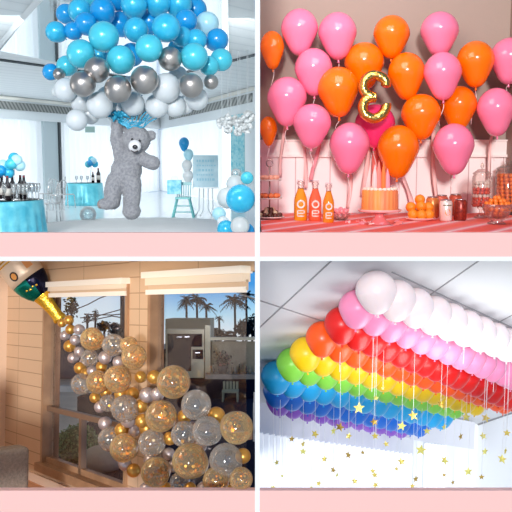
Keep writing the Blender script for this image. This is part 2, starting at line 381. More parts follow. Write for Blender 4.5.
# ---- balloon cluster
blue = mat('pearl_blue', (44, 178, 222), 0.26, 0.12, 0.3, noise=((56, 188, 226), 2)); teal = mat('pearl_teal', (72, 196, 218), 0.26, 0.12, 0.3)
deep = mat('deep_blue_latex', (20, 148, 212), 0.22, 0.0, 0.3); silver = mat('silver_chrome', (182, 176, 172), 0.33, 1.0)
milk = mat('milky_white_latex', (206, 213, 216), 0.35, sss=0.1); pale = mat('pale_blue_latex', (172, 222, 238), 0.28)
CL = [  # column, row, radius (px), material, depth
 (104, 37, 15.5, teal, 8.5), (81, 54, 14.5, teal, 8.5), (121, 60, 14.5, teal, 8.45), (149, 48.5, 14, teal, 8.35), (166, 28, 14.5, blue, 8.5), (136, 30, 12.5, blue, 8.75),
 (194, 57, 14, teal, 8.5), (196, 40, 11, blue, 8.9), (217, 40, 11.5, deep, 9.1), (221, 60, 11.5, teal, 8.9), (182, 37, 10.5, blue, 8.85), (209, 66, 10, teal, 8.75),
 (56, 32, 10.5, blue, 9.0), (73, 31, 9, deep, 9.0), (67, 66, 10.5, teal, 8.85), (51, 72, 8.5, deep, 8.95), (86, 24, 11.5, deep, 9.0), (80, 11, 12, blue, 9.3),
 (103, 11, 13, deep, 9.1), (134, 5, 13.5, blue, 9.0), (158, 3, 13, blue, 9.1), (117, -2, 12, deep, 9.4), (186, 21, 11.5, deep, 9.0), (179, 4, 13, blue, 9.2), (150, 22, 12, deep, 9.3),
 (195, 10, 12, deep, 9.5), (207, 24, 12, pale, 9.4), (92, -4, 12, teal, 9.5), (120, 24, 12, deep, 9.4), (66, 14, 10, deep, 9.6), (132, 55, 12, deep, 9.1), (178, 50, 11, blue, 9.1), (100, 56, 12, blue, 9.15),
 (97, 70, 13, silver, 8.3), (83, 84, 13.2, silver, 8.25), (118, 89.5, 13.8, silver, 8.2), (144.5, 80, 14.3, silver, 8.25), (170, 59, 12.2, silver, 8.45), (191, 85.5, 12.3, silver, 8.3), (211, 82, 7.5, silver, 8.6), (59, 74, 6, silver, 8.75),
 (66, 90, 12, milk, 8.55), (77, 120, 11, milk, 8.5), (100, 105, 13.5, milk, 8.5), (166, 88, 15, milk, 8.5), (133, 104, 12, milk, 8.6), (117, 112, 11, milk, 8.75), (82, 103, 11, milk, 8.7),
 (157, 106, 12, milk, 8.6), (175, 106, 11.5, milk, 8.7), (197, 99, 11.5, milk, 8.6), (185, 105, 9.5, milk, 8.8), (108, 98, 12, milk, 8.8), (90, 114, 10.5, milk, 8.8), (150, 113, 9, milk, 8.85), (57, 92, 5.5, milk, 8.9), (131, 88, 12, milk, 8.9), (178, 76, 10, milk, 8.9)]
NM = {blue.name: 'pearl blue', teal.name: 'pearl turquoise', deep.name: 'deep blue', silver.name: 'shiny silver', milk.name: 'milky white', pale.name: 'pale blue'}
def rows_label(items, nrow):
    """items: list of (x, y, thing index); -> {index: (row word, ordinal)}"""
    it = sorted(items, key=lambda t: t[1]); out = {}; per = math.ceil(len(it) / nrow)
    rw = {1: ['only'], 2: ['upper', 'lower'], 3: ['top', 'middle', 'lowest']}[nrow]
    for k in range(nrow):
        for j, t in enumerate(sorted(it[k * per:(k + 1) * per], key=lambda t: t[0])): out[t[2]] = (rw[k], ORD[j])
    return out
CLB = []
for m in (blue, teal, deep, silver, milk, pale):
    sel = [(c[0], c[1], i) for i, c in enumerate(CL) if c[3] is m]
    lab = rows_label(sel, 3 if len(sel) > 9 else 2 if len(sel) > 3 else 1)
    for x, y, i in sel:
        x, y, r, mm, dd = CL[i]; c = P(x, y, dd); rr = r / FPX * dd * 0.99
        cen = P(136, 55, 9.4); dn = (cen - c).normalized() * 0.8 + Vector((0, 0, -0.35)); dn.y = abs(dn.y) + 0.35
        o = balloon('round', mm, c, rr, rr * 1.02, dn)
        w, k = lab[i]
        t = '%s balloon over the bear, %s from left in the %s row of its colour' % (NM[mm.name], k, w) if len(sel) > 3 else '%s balloon half hidden at the far right top of the ceiling cluster' % NM[mm.name]
        tag(o, t, 'balloon', 'blue, silver and white balloons over the bear'); CLB.append(o)

# ---- teddy bear hanging by one paw
fur = mat('grey_plush', (164, 165, 169), 0.95, sheen=0.2, noise=((136, 137, 143), 38), bump=(150, 0.6))
BD = 8.75; pxm = BD / FPX
bp = P(127, 219, BD)
bear = thing('teddy_bear', 'big grey plush teddy bear hanging from the balloons by one raised paw', 'teddy bear', bp)
def bl(px, py, off=0.0): return P(px, py, BD + off) - bp
tx = bpy.data.textures.new('plush', 'CLOUDS'); tx.noise_scale = 0.016
body = MB()
def blob(px, py, rx, ry, off=0.0, ryd=None): body.ell(bl(px, py, off), (rx * pxm, (ryd or min(rx, ry)) * pxm, ry * pxm), None, 20, 14)
def limb(p, n=7):
    for (a, b) in zip(p[:-1], p[1:]):
        for i in range(n):
            t = i / (n - 1); c = [a[k] + (b[k] - a[k]) * t for k in range(4)]
            body.ell(bl(c[0], c[1], c[3]), c[2] * pxm, None, 14, 9)
blob(136.5, 139.5, 13.8, 13.6, -0.02, 13); blob(128.3, 129, 5, 5, 0.02, 3); blob(151, 135.5, 5.3, 5.3, 0.02, 3)
blob(131, 160, 13, 11, 0.03, 11); blob(126.5, 170, 15.5, 14, 0.03, 14); blob(124.5, 178, 15.5, 11, 0.03, 13)
limb([(121, 156, 7.5, 0.03), (116.5, 140, 6.3, 0.0), (117, 122, 5.8, -0.02), (117.5, 118, 5.8, -0.03)])
limb([(139, 156, 6.5, 0.0), (147, 161, 6.8, -0.08), (153, 163, 7, -0.14)])
limb([(116, 181, 9.5, 0.0), (112.5, 192, 8.7, -0.06), (113, 202, 7.5, -0.05)]); blob(107, 204, 10, 5.8, -0.1, 7)
limb([(131.5, 183, 10, 0.0), (132, 196, 8.8, -0.04), (131, 207, 8, -0.04)]); blob(131.5, 211, 9, 8.6, -0.1, 9)
bo = body.build('body', fur, bear, smooth=True)
md = bo.modifiers.new('join', 'REMESH'); md.mode = 'VOXEL'; md.voxel_size = 0.011; md.use_smooth_shade = True
md = bo.modifiers.new('soften', 'SMOOTH'); md.iterations = 5; md.factor = 0.5
md = bo.modifiers.new('plush', 'DISPLACE'); md.texture = tx; md.strength = 0.026; md.mid_level = 0.5; md.texture_coords = 'LOCAL'
MB().ell(bl(134.8, 146, -0.18), (6.3 * pxm, 5 * pxm, 6 * pxm), None, 18, 12).build('muzzle', mat('white_plush', (238, 238, 240), 0.9, bump=(160, 0.6)), bear, True)
MB().ell(bl(135, 147, -0.245), (2.6 * pxm, 1.6 * pxm, 2.1 * pxm), None, 12, 8).build('nose', mat('black_nose', (28, 28, 32), 0.25), bear, True)
for (ex, ey) in ((132.2, 139.4), (139.6, 140.8)):
    MB().ell(bl(ex, ey, -0.167), 1.25 * pxm, None, 10, 7).build('eye', mat('black_eye', (24, 24, 28), 0.15), bear, True)
MB().tube([bl(131, 150.5, -0.20), bl(134.5, 152.4, -0.215), bl(138, 150.8, -0.20)], 0.006, 6).build('mouth', mat('dark_thread', (70, 66, 70), 0.8), bear, True)
MB().ell(bl(99.8, 204.6, -0.115), (2.4 * pxm, 4.5 * pxm, 4 * pxm), None, 12, 8).build('foot_pad', mat('brown_pad', (150, 136, 132), 0.9), bear, True)
# ---- curling ribbons gathered at the paw
rib = mat('teal_ribbon', (30, 142, 176), 0.3, 0.2); 
rb = thing('ribbon_bundle', 'bunch of teal curling ribbons tying the balloons to the raised paw of the bear', 'ribbon', P(118, 116, BD - 0.1))
random.seed(3)
ends = [(101, 106), (108, 103), (113, 101), (118, 96), (124, 102), (143, 95), (134, 112), (141, 110), (146, 111), (151, 110), (157, 108), (161, 112), (128, 109), (108, 112), (152, 116), (145, 117)]
for i, (ex, ey) in enumerate(ends):
    a = P(118 + random.uniform(-4, 4), 118 + random.uniform(-2, 3), BD - 0.11); b = P(ex, ey, BD - 0.12); pts = []
    for k in range(15):
        t = k / 14; p = a.lerp(b, t) + Vector((0, 0, -0.16 * math.sin(math.pi * t) * (0.2 if ex < 120 else 0.8)))
        p += Vector((math.sin(t * 19 + i), 0, math.cos(t * 19 + i))) * 0.012; pts.append(p)
    attach(MB().tube(pts, 0.0085, 5, flat=0.35), 'strand', rib, rb)
for (ex, ey) in ((111, 113), (126, 114), (130, 118), (123, 119), (113, 122), (121, 112)):   # the knotted tuft
    a = P(118, 116, BD - 0.12); b = P(ex, ey, BD - 0.14); attach(MB().tube([a, a.lerp(b, 0.5) + Vector((0, 0, 0.03)), b], [0.022, 0.026, 0.006], 6, flat=0.4), 'bow_loop', rib, rb)

# ---- tables with turquoise cloths
cloth = mat('turquoise_cloth', (112, 200, 216), 0.38, 0.1, noise=((70, 172, 196), 5)); cloth2 = mat('turquoise_satin', (120, 208, 222), 0.35, 0.1, noise=((88, 190, 208), 4))
def skirt(r, h, folds, amp, flare=1.06):
    b = MB(); pr = [(0.001, h), (r * 0.6, h), (r * 0.97, h), (r, h - 0.02)] + [(r * (1 + (flare - 1) * i / 6), h - 0.02 - (h - 0.03) * i / 6) for i in range(1, 7)]
    b.lathe(pr, None, folds * 6, lambda q, z: 1 + (amp * (1 - z / h) * (math.sin(q * folds) + 0.35 * math.sin(q * folds * 0.37 + 1)) if z < h - 0.01 else 0)); return b
def table(px, py, rpx, label, m, folds):
    c = onz(px, py, FZ + 0.75); y = c.y; r = rpx / FPX * (c - CAM).dot(AF)
    t = thing('banquet_table', label, 'table', (c.x, y, FZ), 'turquoise covered tables in the hall')
    MB().lathe([(0.01, 0.70), (r * 0.96, 0.70), (r * 0.96, 0.735), (0.01, 0.735)], None, 32).build('table_top', wht, t)
    for k in range(4):
        q = R(45 + 90 * k); MB().tube([(r * 0.6 * math.cos(q), r * 0.6 * math.sin(q), 0), (r * 0.6 * math.cos(q), r * 0.6 * math.sin(q), 0.70)], 0.02, 8).build('leg', wht, t)
    o = skirt(r, 0.745, folds, 0.02).build('tablecloth', m, smooth=True); o.location = (c.x, y, FZ)
    tag(o, label.replace('round table under', 'draped over a round table:').replace('round table', 'cloth')[:0] + ('long turquoise cloth of ' + label.split('table ', 1)[1] if False else ''), 'tablecloth')
    return c, r, o
TA = table(-4, 199, 46, 'large round table crowded with wine bottles and glasses', cloth, 26); TA[2]['label'] = 'turquoise cloth to the floor on the table with wine bottles'
TB = table(84.5, 182.5, 18, 'smaller round table at the far curtains behind the bear', cloth2, 20); TB[2]['label'] = 'pleated turquoise cloth to the floor on the far table by the bear'
glassm = clear('glassware', (236, 243, 246), 0.25, 0.12)
bott = mat('dark_bottle', (46, 40, 44), 0.15)
def wine_bottle(p, s, label, m=bott):
    t = thing('wine_bottle', label, 'bottle', p, 'wine bottles on the big hall table')
    MB().lathe([(0.001, 0), (0.042 * s, 0), (0.042 * s, 0.19 * s), (0.02 * s, 0.235 * s), (0.015 * s, 0.3 * s), (0.001, 0.3 * s)], None, 14).build('bottle_body', m, t, True)
    MB().lathe([(0.0435 * s, 0.06 * s), (0.0435 * s, 0.15 * s)], None, 14).build('bottle_label', mat('paper_label', (200, 196, 190), 0.7), t, True)
    MB().lathe([(0.0165 * s, 0.25 * s), (0.0165 * s, 0.305 * s), (0.001, 0.307 * s)], None, 12).build('foil_cap', mat('foil_cap', (130, 40, 52), 0.35), t, True)
TZ = FZ + 0.746
def ta(T, px, dy):
    p = ony(px, 199, T[0].y + dy); p.z = TZ; return p
for i, (x, dy, lb) in enumerate(((2.5, -0.1, 'dark wine bottle nearest the edge of the photo on the big table'), (8, -0.45, 'dark wine bottle in front, nearest the rim of the big table'),
                                (13, 0.2, 'dark wine bottle standing between two others on the big table'), (21, 0.35, 'dark wine bottle behind the goblets of the big table'), (24.5, 0.05, 'dark wine bottle closest to the clear chairs on the big table'))):
    wine_bottle(ta(TA, x, dy), 1.5, lb)
GL = [(5, -0.5), (14, -0.55), (19, -0.5), (27, -0.3), (32, -0.1), (17, -0.15), (29, 0.25), (36, 0.0), (23, -0.42), (33, 0.22), (10, 0.1), (38.5, -0.02)]
gp = MB(); gp.lathe([(0.001, 0), (0.04, 0), (0.006, 0.012), (0.006, 0.09), (0.03, 0.12), (0.042, 0.17), (0.036, 0.23)], None, 14)
gme = gp.mesh('wine_glass', glassm)
for i, (x, y) in enumerate(sorted(GL)):
    o = bpy.data.objects.new('wine_glass', gme); COL.objects.link(o); o.location = ta(TA, x, y); o.scale = (1.15, 1.15, 1.35)
    tag(o, 'clear wine glass on the big table, %s counting from the photo edge' % ORD[i], 'glass', 'wine glasses on the big hall table')
for i, (x, y, lb) in enumerate(((93.5, -0.15, 'dark bottle standing on the far turquoise table beside the bear'), (99, 0.0, 'taller dark bottle at the bear side of the far table'))):
    wine_bottle(ta(TB, x, y), 1.6 if i else 1.2, lb)
for i, x in enumerate((77, 82, 88)):
    o = bpy.data.objects.new('wine_glass', gme); COL.objects.link(o); o.location = ta(TB, x, -0.2); o.scale = (1.2, 1.2, 1.0)
    tag(o, 'clear wine glass on the far turquoise table, %s from the grey panel' % ORD[i], 'glass', 'wine glasses on the far table')
# balloon centrepieces: tall stand with a bunch
def centrepiece(px, py, base_px, base_py, rr, label, cols):
    b = onz(base_px, base_py, TZ); dd = (b - CAM).dot(AF); c = P(px, py, dd)
    t = thing('centrepiece_stand', 'thin clear stand holding up ' + label, 'stand', b)
    MB().lathe([(0.001, 0), (0.09, 0), (0.09, 0.012), (0.012, 0.02), (0.012, 0.03)], None, 16).build('base', wht, t, True)
    MB().tube([(0, 0, 0.02), (c.x - b.x, c.y - b.y, c.z - b.z)], 0.008, 6).build('stem', glassm, t, True)
    for k in range(len(cols)):
        o = Vector(((-0.85, 0, -0.45), (0.85, 0.1, -0.4), (0, 0.1, 0.75), (-0.15, -0.75, -0.1), (0.6, -0.5, 0.45))[k]) * rr * 0.8
        x = balloon('round', cols[k], c + o, rr * 0.72, None, -o); tag(x, 'small %s balloon, %s of %s' % (NM.get(cols[k].name, 'blue'), ORD[k], label), 'balloon', label)
centrepiece(91.5, 162.5, 90, 182.45, 0.16, 'the balloon bunch above the far table', [teal, blue, teal, deep, pale])
centrepiece(14, 163, 16, 200, 0.15, 'the balloon bunch over the wine bottles', [teal, pale, blue, teal, pale])
centrepiece(3, 170, 3, 200, 0.15, 'the low balloon bunch at the photo edge', [deep, blue, pale, deep])
# clear banquet chairs
def ghost_chair(px, py, rz, label, s=1.0, m=None, grp='clear chairs round the hall tables'):
    b = onz(px, py, FZ); m = m or clear('clear_acrylic', (226, 236, 240), 0.35, 0.22)
    t = thing('banquet_chair', label, 'chair', Matrix.Translation(b) @ Matrix.Rotation(R(rz), 4, 'Z') @ Matrix.Scale(s, 4), grp)
    MB().lathe([(0.001, 0.44), (0.2, 0.44), (0.21, 0.455), (0.2, 0.47), (0.001, 0.47)], None, 20).build('seat', m, t, True)
    for (sx_, sy_) in ((-1, -1), (1, -1), (-1, 1), (1, 1)):
        MB().tube([(0.17 * sx_, 0.17 * sy_, 0), (0.15 * sx_, 0.15 * sy_, 0.44)], 0.014, 6).build('leg', m, t, True)
    arch = [(0.19 * math.cos(q), 0.17 + 0.02 * math.sin(q), 0.47 + 0.45 * math.sin(q) ** 0.6) for q in [math.pi * i / 12 for i in range(13)]]
    bk = MB().tube(arch, 0.014, 6)
    for x in (-0.1, 0, 0.1): bk.tube([(x, 0.18, 0.46), (x, 0.19, 0.46 + 0.45 * (1 - (x / 0.19) ** 2) ** 0.3)], 0.009, 5)
    bk.build('backrest', m, t, True)
ghost_chair(52, 222, -60, 'clear chair beside the table with wine bottles, nearest the viewer', 1.0); ghost_chair(46, 208, -100, 'clear chair at the far side of the wine table by the grey panel', 1.0)
ghost_chair(57, 210, 30, 'clear chair standing before the dark post', 1.0); ghost_chair(68, 208, 60, 'clear chair at the near side of the far turquoise table', 0.95); ghost_chair(61, 200, -80, 'clear chair behind, between the post and the far table', 0.95)
# turquoise high chair
HB = onz(183.5, 217.5, FZ); hs = 0.0385 / 1
hc = thing('high_chair', 'thin turquoise wooden high chair with spindle back', 'chair', HB)
hm = mat('high_chair_paint', (120, 196, 196), 0.45); hw = mat('high_chair_white', (160, 208, 210), 0.5)
k = (HB - CAM).dot(AF) / FPX
for (sx_, sy_) in ((-1, -1), (1, -1), (-1, 1), (1, 1)):
    MB().tube([(10.5 * k * sx_, 0.22 * sy_, 0), (6 * k * sx_, 0.15 * sy_, 19 * k)], 0.022, 8).build('leg', hm, hc, True)
MB().box((0, 0, 19.5 * k), (15 * k, 0.36, 0.05)).build('seat', hm, hc)
fr = MB()
for z, w in ((6, 9), (12, 7.5)):
    fr.tube([(-w * k, -0.2, z * k), (w * k, -0.2, z * k)], 0.014, 6)
    for s_ in (-1, 1): fr.tube([(w * k * s_, -0.2, z * k), (w * k * s_, 0.2, z * k)], 0.014, 6)
fr.build('rung', hm, hc, True)
for i in range(7):
    x = (-6.5 + 13 * i / 6) * k; MB().tube([(x, 0.15, 20 * k), (x * 1.08, 0.18, 33 * k)], 0.012, 6).build('spindle', hw, hc, True)
MB().box((0, 0.18, 33.5 * k), (15.5 * k, 0.04, 0.08)).build('top_rail', hw, hc)
g = P(174.5, 187, (HB - CAM).dot(AF) - 0.2); 
gb = thing('gift_bag', 'blue and turquoise patterned gift bag on the high chair arm', 'bag', g + Vector((0, 0, -0.2)))
MB().box((0, 0, 0.2), (0.36, 0.2, 0.36)).build('bag_body', mat('gift_paper', (58, 178, 208), 0.4, noise=((150, 222, 226), 7)), gb)
MB().tube([(-0.08, 0, 0.38), (-0.06, 0, 0.47), (0.06, 0, 0.47), (0.08, 0, 0.38)], 0.008, 6).build('handle', wht, gb, True)
# easel with a pale blue board
EB = onz(206, 216, FZ); ed = (EB - CAM).dot(AF); k = ed / FPX
ea = thing('easel', 'thin white metal easel with curled feet', 'easel', EB); em = mat('easel_wire', (196, 204, 208), 0.4, 0.3)
for x in (-7, -2.5, 2.5, 7):
    pts = [(x * k * 0.8, 0.05, 60 * k), (x * k, 0, 6 * k)] + [((x + math.copysign(3, x) * (1 - math.cos(q)) / 2 * 1.2) * k, 0, (3 + 3 * math.cos(q)) * k) for q in (0.8, 1.6, 2.4, 3.1)]
    MB().tube(pts, 0.016, 6).build('leg', em, ea, True)
MB().box((0, -0.02, 28 * k), (26 * k, 0.05, 0.03)).build('ledge', em, ea)
bo_ = MB().box((0, -0.03, 44.5 * k), (25 * k, 0.03, 31.5 * k)); 
bdm = mat('board_print', (188, 216, 226), 0.5, noise=((160, 198, 212), 3.5))
o = bo_.build('poster_board', bdm); o.location = EB + Vector((0, -0.03, 28.75 * k)); tag(o, 'pale blue square board leaning on the thin easel', 'sign board')
random.seed(11)
for rr_ in range(5):
    x = -9; lt = MB()
    while x < 8:
        w = random.uniform(1, 3.2); lt.box(((x + w / 2) * k, -0.018, (26 - rr_ * 4.6) * k - 0.36), (w * k * 0.8, 0.004, (1.5 if rr_ % 2 else 2.4) * k)); x += w + 0.4
    l_ = lt.build('lettering', mat('board_ink', (142, 192, 210), 0.6), o); l_.location.z = 0.36
# balloons between chair and easel, floating column
for (x, y, r, m, lb, rz) in ((184, 143.5, 5.2, deep, 'bright blue balloon floating above the high chair', 1.2), (188.5, 154.5, 5, pale, 'pale blue balloon just under the floating bright blue one', 1.1),
                             (187, 165.5, 5.3, milk, 'white balloon in the middle of the column behind the high chair', 1.1), (188, 176, 5.3, milk, 'lowest white balloon in the column behind the high chair', 1.1)):
    dd = (HB - CAM).dot(AF) + 0.4; rr = r / FPX * dd
    o = balloon('tear', m, P(x, y, dd), rr, rr * rz); tag(o, lb, 'balloon', 'balloon column behind the high chair')
# floor cluster by the dividing wall
for (x, y, r, m, lb, dd) in ((240.5, 199, 14.7, blue, 'very large shiny blue balloon by the dividing wall', 13.0), (228, 198, 11, milk, 'large white balloon behind the very large blue one', 14.2), (235, 184, 9, milk, 'white balloon resting above the very large blue one', 14.3),
                             (240, 226, 9.5, milk, 'white balloon in front under the very large blue one', 12.3), (226, 229, 9, blue, 'blue balloon on the easel side of the floor cluster', 12.9), (246.5, 231, 8, deep, 'blue balloon in the corner between white balloon and divider', 12.7),
                             (219, 214, 7, pale, 'pale balloon on the easel side of the large white one', 14.0), (223, 222, 6, milk, 'small white balloon above the side blue one', 13.6), (247, 178, 6.5, teal, 'turquoise balloon on top of the floor cluster', 13.8), (236, 174, 5.5, clear('clear_latex', (232, 240, 242), 0.2, 0.2), 'clear balloon crowning the floor cluster', 14.4)):
    rr = r / FPX * dd; o = balloon('round', m, P(x, y, dd), rr, None, (0, 0.7, -0.5)); tag(o, lb, 'balloon', 'floor cluster of balloons by the dividing wall')
o = balloon('round', clear('clear_latex', (232, 240, 242), 0.2, 0.2), P(88, 214.5, 19), 8.3 / FPX * 19, None, (0, 0.5, -1)); tag(o, 'clear balloon lying on the floor by the far turquoise table', 'balloon')
# white paper blossoms over the corner
random.seed(5)
for i, (x, y, r) in enumerate(((222, 123, 6), (231, 119, 7), (240, 124, 6.5), (248, 117, 7), (228, 129, 5), (238, 132, 4.5), (247, 128, 6))):
    dd = 16; c = P(x, y, dd); b = MB(); rr = r / FPX * dd
    for k in range(26):
        v = Vector((random.gauss(0, 1), random.gauss(0, 1), random.gauss(0, 1))).normalized(); B = basis(-v); 
        b.lathe([(0.001, 0.25 * rr), (0.22 * rr, 0.55 * rr), (0.36 * rr, 0.95 * rr)], Matrix.Translation(c) @ B.to_4x4() @ Matrix.Rotation(0.3, 4, 'X'), 7)
    o = b.build('paper_flower', mat('tissue_white', (240, 243, 244), 0.9), smooth=True); tag(o, 'white ruffled paper flower under the ceiling, %s of the corner garland' % ORD[i], 'flower', 'white paper flowers hanging in the corner')
    attach(MB().tube([c, Vector((c.x, c.y, CZ))], 0.006, 4), 'thread', wht, o)
# low white rug under the bear
o = MB().lathe([(0.001, 0.0), (2.3, 0.0), (2.4, 0.02), (2.3, 0.045), (0.001, 0.05)], Matrix.Translation(onz(140, 227, FZ)), 48).build('round_rug', mat('white_rug', (246, 247, 248), 0.95, bump=(60, 0.5)), smooth=True)
tag(o, 'round white shaggy rug on the hall floor below the bear', 'rug')
# ================================================================ the party wall
WY = 5.6; TT = 4.62
PW = 0.0208
taupe = mat('taupe_wall', (170, 148, 136), 0.7, bump=(30, 0.08))
def wz(py): return ony(384, py, WY).z
struct(MB().b2((PW, WY, sl(WY) + SLB), (1.9, WY + 0.1, 6.6)).build('wall_party', taupe))
struct(MB().b2((1.8, YF + 0.05, sl(4) + SLB), (1.9, WY, 6.6)).build('wall_party_side', taupe))
wb = ramp_mat('painted_boards', 'ShaderNodeTexBrick', [(0, (255, 240, 236)), (1, (214, 180, 178))], 0.5, (1, 1, 1), (R(-90), 0, 0), props={'offset': 0.0},
              **{'Scale': 1.0, 'Mortar Size': 0.004, 'Brick Width': 0.125, 'Row Height': 4.0, 'Color1': (0, 0, 0, 1), 'Color2': (0, 0, 0, 1), 'Mortar': (1, 1, 1, 1)})
struct(MB().b2((PW, WY - 0.02, sl(WY) + SLB), (1.8, WY, wz(156))).build('wall_wainscot', wb))
struct(MB().b2((PW, WY - 0.03, wz(155)), (1.8, WY, wz(140.5))).build('trim_wainscot', mat('pale_board', (255, 238, 232), 0.5)))
struct(MB().b2((PW, WY - 0.045, wz(141.3)), (1.8, WY, wz(139.8))).build('trim_wainscot_cap', mat('pale_board', (255, 238, 232), 0.5)))
struct(MB().b2((PW, WY - 0.055, wz(157.2)), (1.8, WY, wz(154.6))).build('trim_wainscot_rail', mat('pale_board', (255, 238, 232), 0.5)))
# striped table
tcl = ramp_mat('striped_cloth', 'ShaderNodeTexWave', [(0, (255, 112, 92)), (0.3, (255, 138, 140)), (0.5, (255, 220, 216)), (0.7, (255, 140, 150)), (0.86, (250, 96, 80))], 0.7, (1, 1, 1), (0, 0, R(35)), props={'bands_direction': 'X'}, **{'Scale': 0.75})
tb = thing('party_table', 'long low party table below the pink and orange balloons', 'table', (0.9, 4.85, sl(4.85) + SLB))
zt_ = TT - 0.018 - tb.location.z
MB().box((0, 0, zt_ - 0.012), (1.72, 1.4, 0.024)).build('table_top', mat('table_wood', (190, 150, 120), 0.5), tb)
for sx_ in (-1, 1):
    for sy_ in (-1, 1):
        zf = sl(4.85 + 0.62 * sy_) + SLB - tb.location.z; MB().b2((0.8 * sx_ - 0.025, 0.62 * sy_ - 0.025, zf), (0.8 * sx_ + 0.025, 0.62 * sy_ + 0.025, zt_ - 0.024)).build('leg', mat('table_wood', (190, 150, 120), 0.5), tb)
tag(MB().box((0.9, 4.83, TT - 0.008), (1.74, 1.47, 0.016)).build('tablecloth', tcl), 'coral and pink striped cloth on the party table', 'tablecloth')
pinkb = mat('pink_latex', (250, 132, 168), 0.18, 0.0, 0.25, sss=0.15); orangeb = mat('orange_latex', (252, 118, 4), 0.18, 0.0, 0.25, sss=0.12); hotp = mat('hot_pink_latex', (245, 60, 120), 0.2, 0.0, 0.2)
PB = [(299.5, 32, 18.7, 23.5, pinkb, 5.36), (337.5, 36, 19.3, 24, pinkb, 5.33), (313.5, 72, 19, 24, pinkb, 5.28), (287, 101.5, 20, 25, pinkb, 5.25), (312, 126, 19.3, 22.5, pinkb, 5.15), (349.5, 148, 20.3, 26, pinkb, 5.2),
      (439.5, 34, 19.2, 22.5, pinkb, 5.36), (442.5, 76, 19, 24.3, pinkb, 5.22), (496, 112, 19, 24.5, pinkb, 5.25), (453.5, 149, 20.5, 26, pinkb, 5.18), (509, 61, 19, 23.5, pinkb, 5.33), (375, 126, 20, 22, hotp, 5.37),
      (391.5, 37, 18.3, 22, orangeb, 5.36), (364, 66, 20, 24, orangeb, 5.35), (338, 92, 21, 25.5, orangeb, 5.22), (406.5, 76, 18.7, 24, orangeb, 5.29), (421, 117, 20, 23.5, orangeb, 5.26), (398, 151.5, 21, 27, orangeb, 5.2),
      (458.5, 108, 18.3, 22.5, orangeb, 5.33), (475.5, 64, 18.8, 23.5, orangeb, 5.31), (272.2, 50, 12.2, 19.5, orangeb, 5.36), (268.4, 131, 9, 15, orangeb, 5.3)]
strm = mat('white_curl', (252, 236, 232), 0.4); random.seed(21)
for m, nm in ((pinkb, 'pink'), (orangeb, 'orange'), (hotp, 'hot pink')):
    sel = [(p[0], p[1], i) for i, p in enumerate(PB) if p[4] is m]; lab = rows_label(sel, 3 if len(sel) > 6 else 1)
    for x, y, i in sel:
        x, y, rx, ry, mm, yy = PB[i]; dd = (ony(x, y, yy) - CAM).dot(AF); c = P(x, y, dd)
        R_ = Vector((rx / FPX * dd, 0, ry / FPX * dd)); rv = R_.z / 1.15
        o = balloon('tear', mm, c + Vector((0, 0, 0.12 * rv)), R_.x, rv, (0.04 * math.sin(i), -0.12, -1))
        o.scale.y = R_.x * 0.97
        w, k = lab[i]
        tag(o, ('%s balloon on the taupe wall, %s from left in the %s row of its colour' % (nm, k, w)) if len(sel) > 1 else 'hot pink balloon behind the gold number balloon', 'balloon', 'pink and orange balloons on the wall')
        kb = c + Vector((0, -0.01, -R_.z * 1.02)); pts = []; L_ = random.uniform(0.08, 0.24)
        for q in range(12):
            t = q / 11; pts.append(kb + Vector((0.012 * math.sin(5 * t + i), 0.02 * t + 0.008 * math.cos(6 * t + i), -L_ * t)))
        bpy.context.view_layer.update()
        attach(MB().tube(pts, 0.0022, 5), 'string', strm, o)
# gold foil number, its open side to the right
gold = mat('gold_foil', (226, 178, 92), 0.2, 1.0, bump=(26, 0.35))
ND = 5.0
pth = [(385.5, 87.5), (386, 82), (382, 77.5), (374, 75), (366, 79), (363.2, 87), (366.5, 94), (373, 97), (376.5, 97.3)]
pth2 = [(375, 97.5), (367.5, 98.5), (363, 105.5), (364.8, 114), (373, 118.5), (381.5, 115), (386, 107.5), (386, 103.5)]
def smooth_path(pts, n=6):
    out = []
    for i in range(len(pts) - 1):
        p0 = pts[max(i - 1, 0)]; p1 = pts[i]; p2 = pts[i + 1]; p3 = pts[min(i + 2, len(pts) - 1)]
        for k in range(n):
            t = k / n; out.append(tuple(0.5 * (2 * p1[j] + (p2[j] - p0[j]) * t + (2 * p0[j] - 5 * p1[j] + 4 * p2[j] - p3[j]) * t * t + (3 * p1[j] - p0[j] - 3 * p2[j] + p3[j]) * t ** 3) for j in range(2)))
    return out + [tuple(pts[-1])]
nb = thing('number_balloon', 'gold foil number balloon of two round loops among the orange balloons', 'balloon', P(375, 97, ND))
b = MB()
for pp in (pth, pth2):
    sp = smooth_path(pp); rs = [5.1 * min(1, 0.45 + 0.32 * min(i, len(sp) - 1 - i)) / FPX * ND for i in range(len(sp))]
    b.tube([P(x, y, ND) for x, y in sp], rs, 14)
attach(b, 'foil_tube', gold, nb)
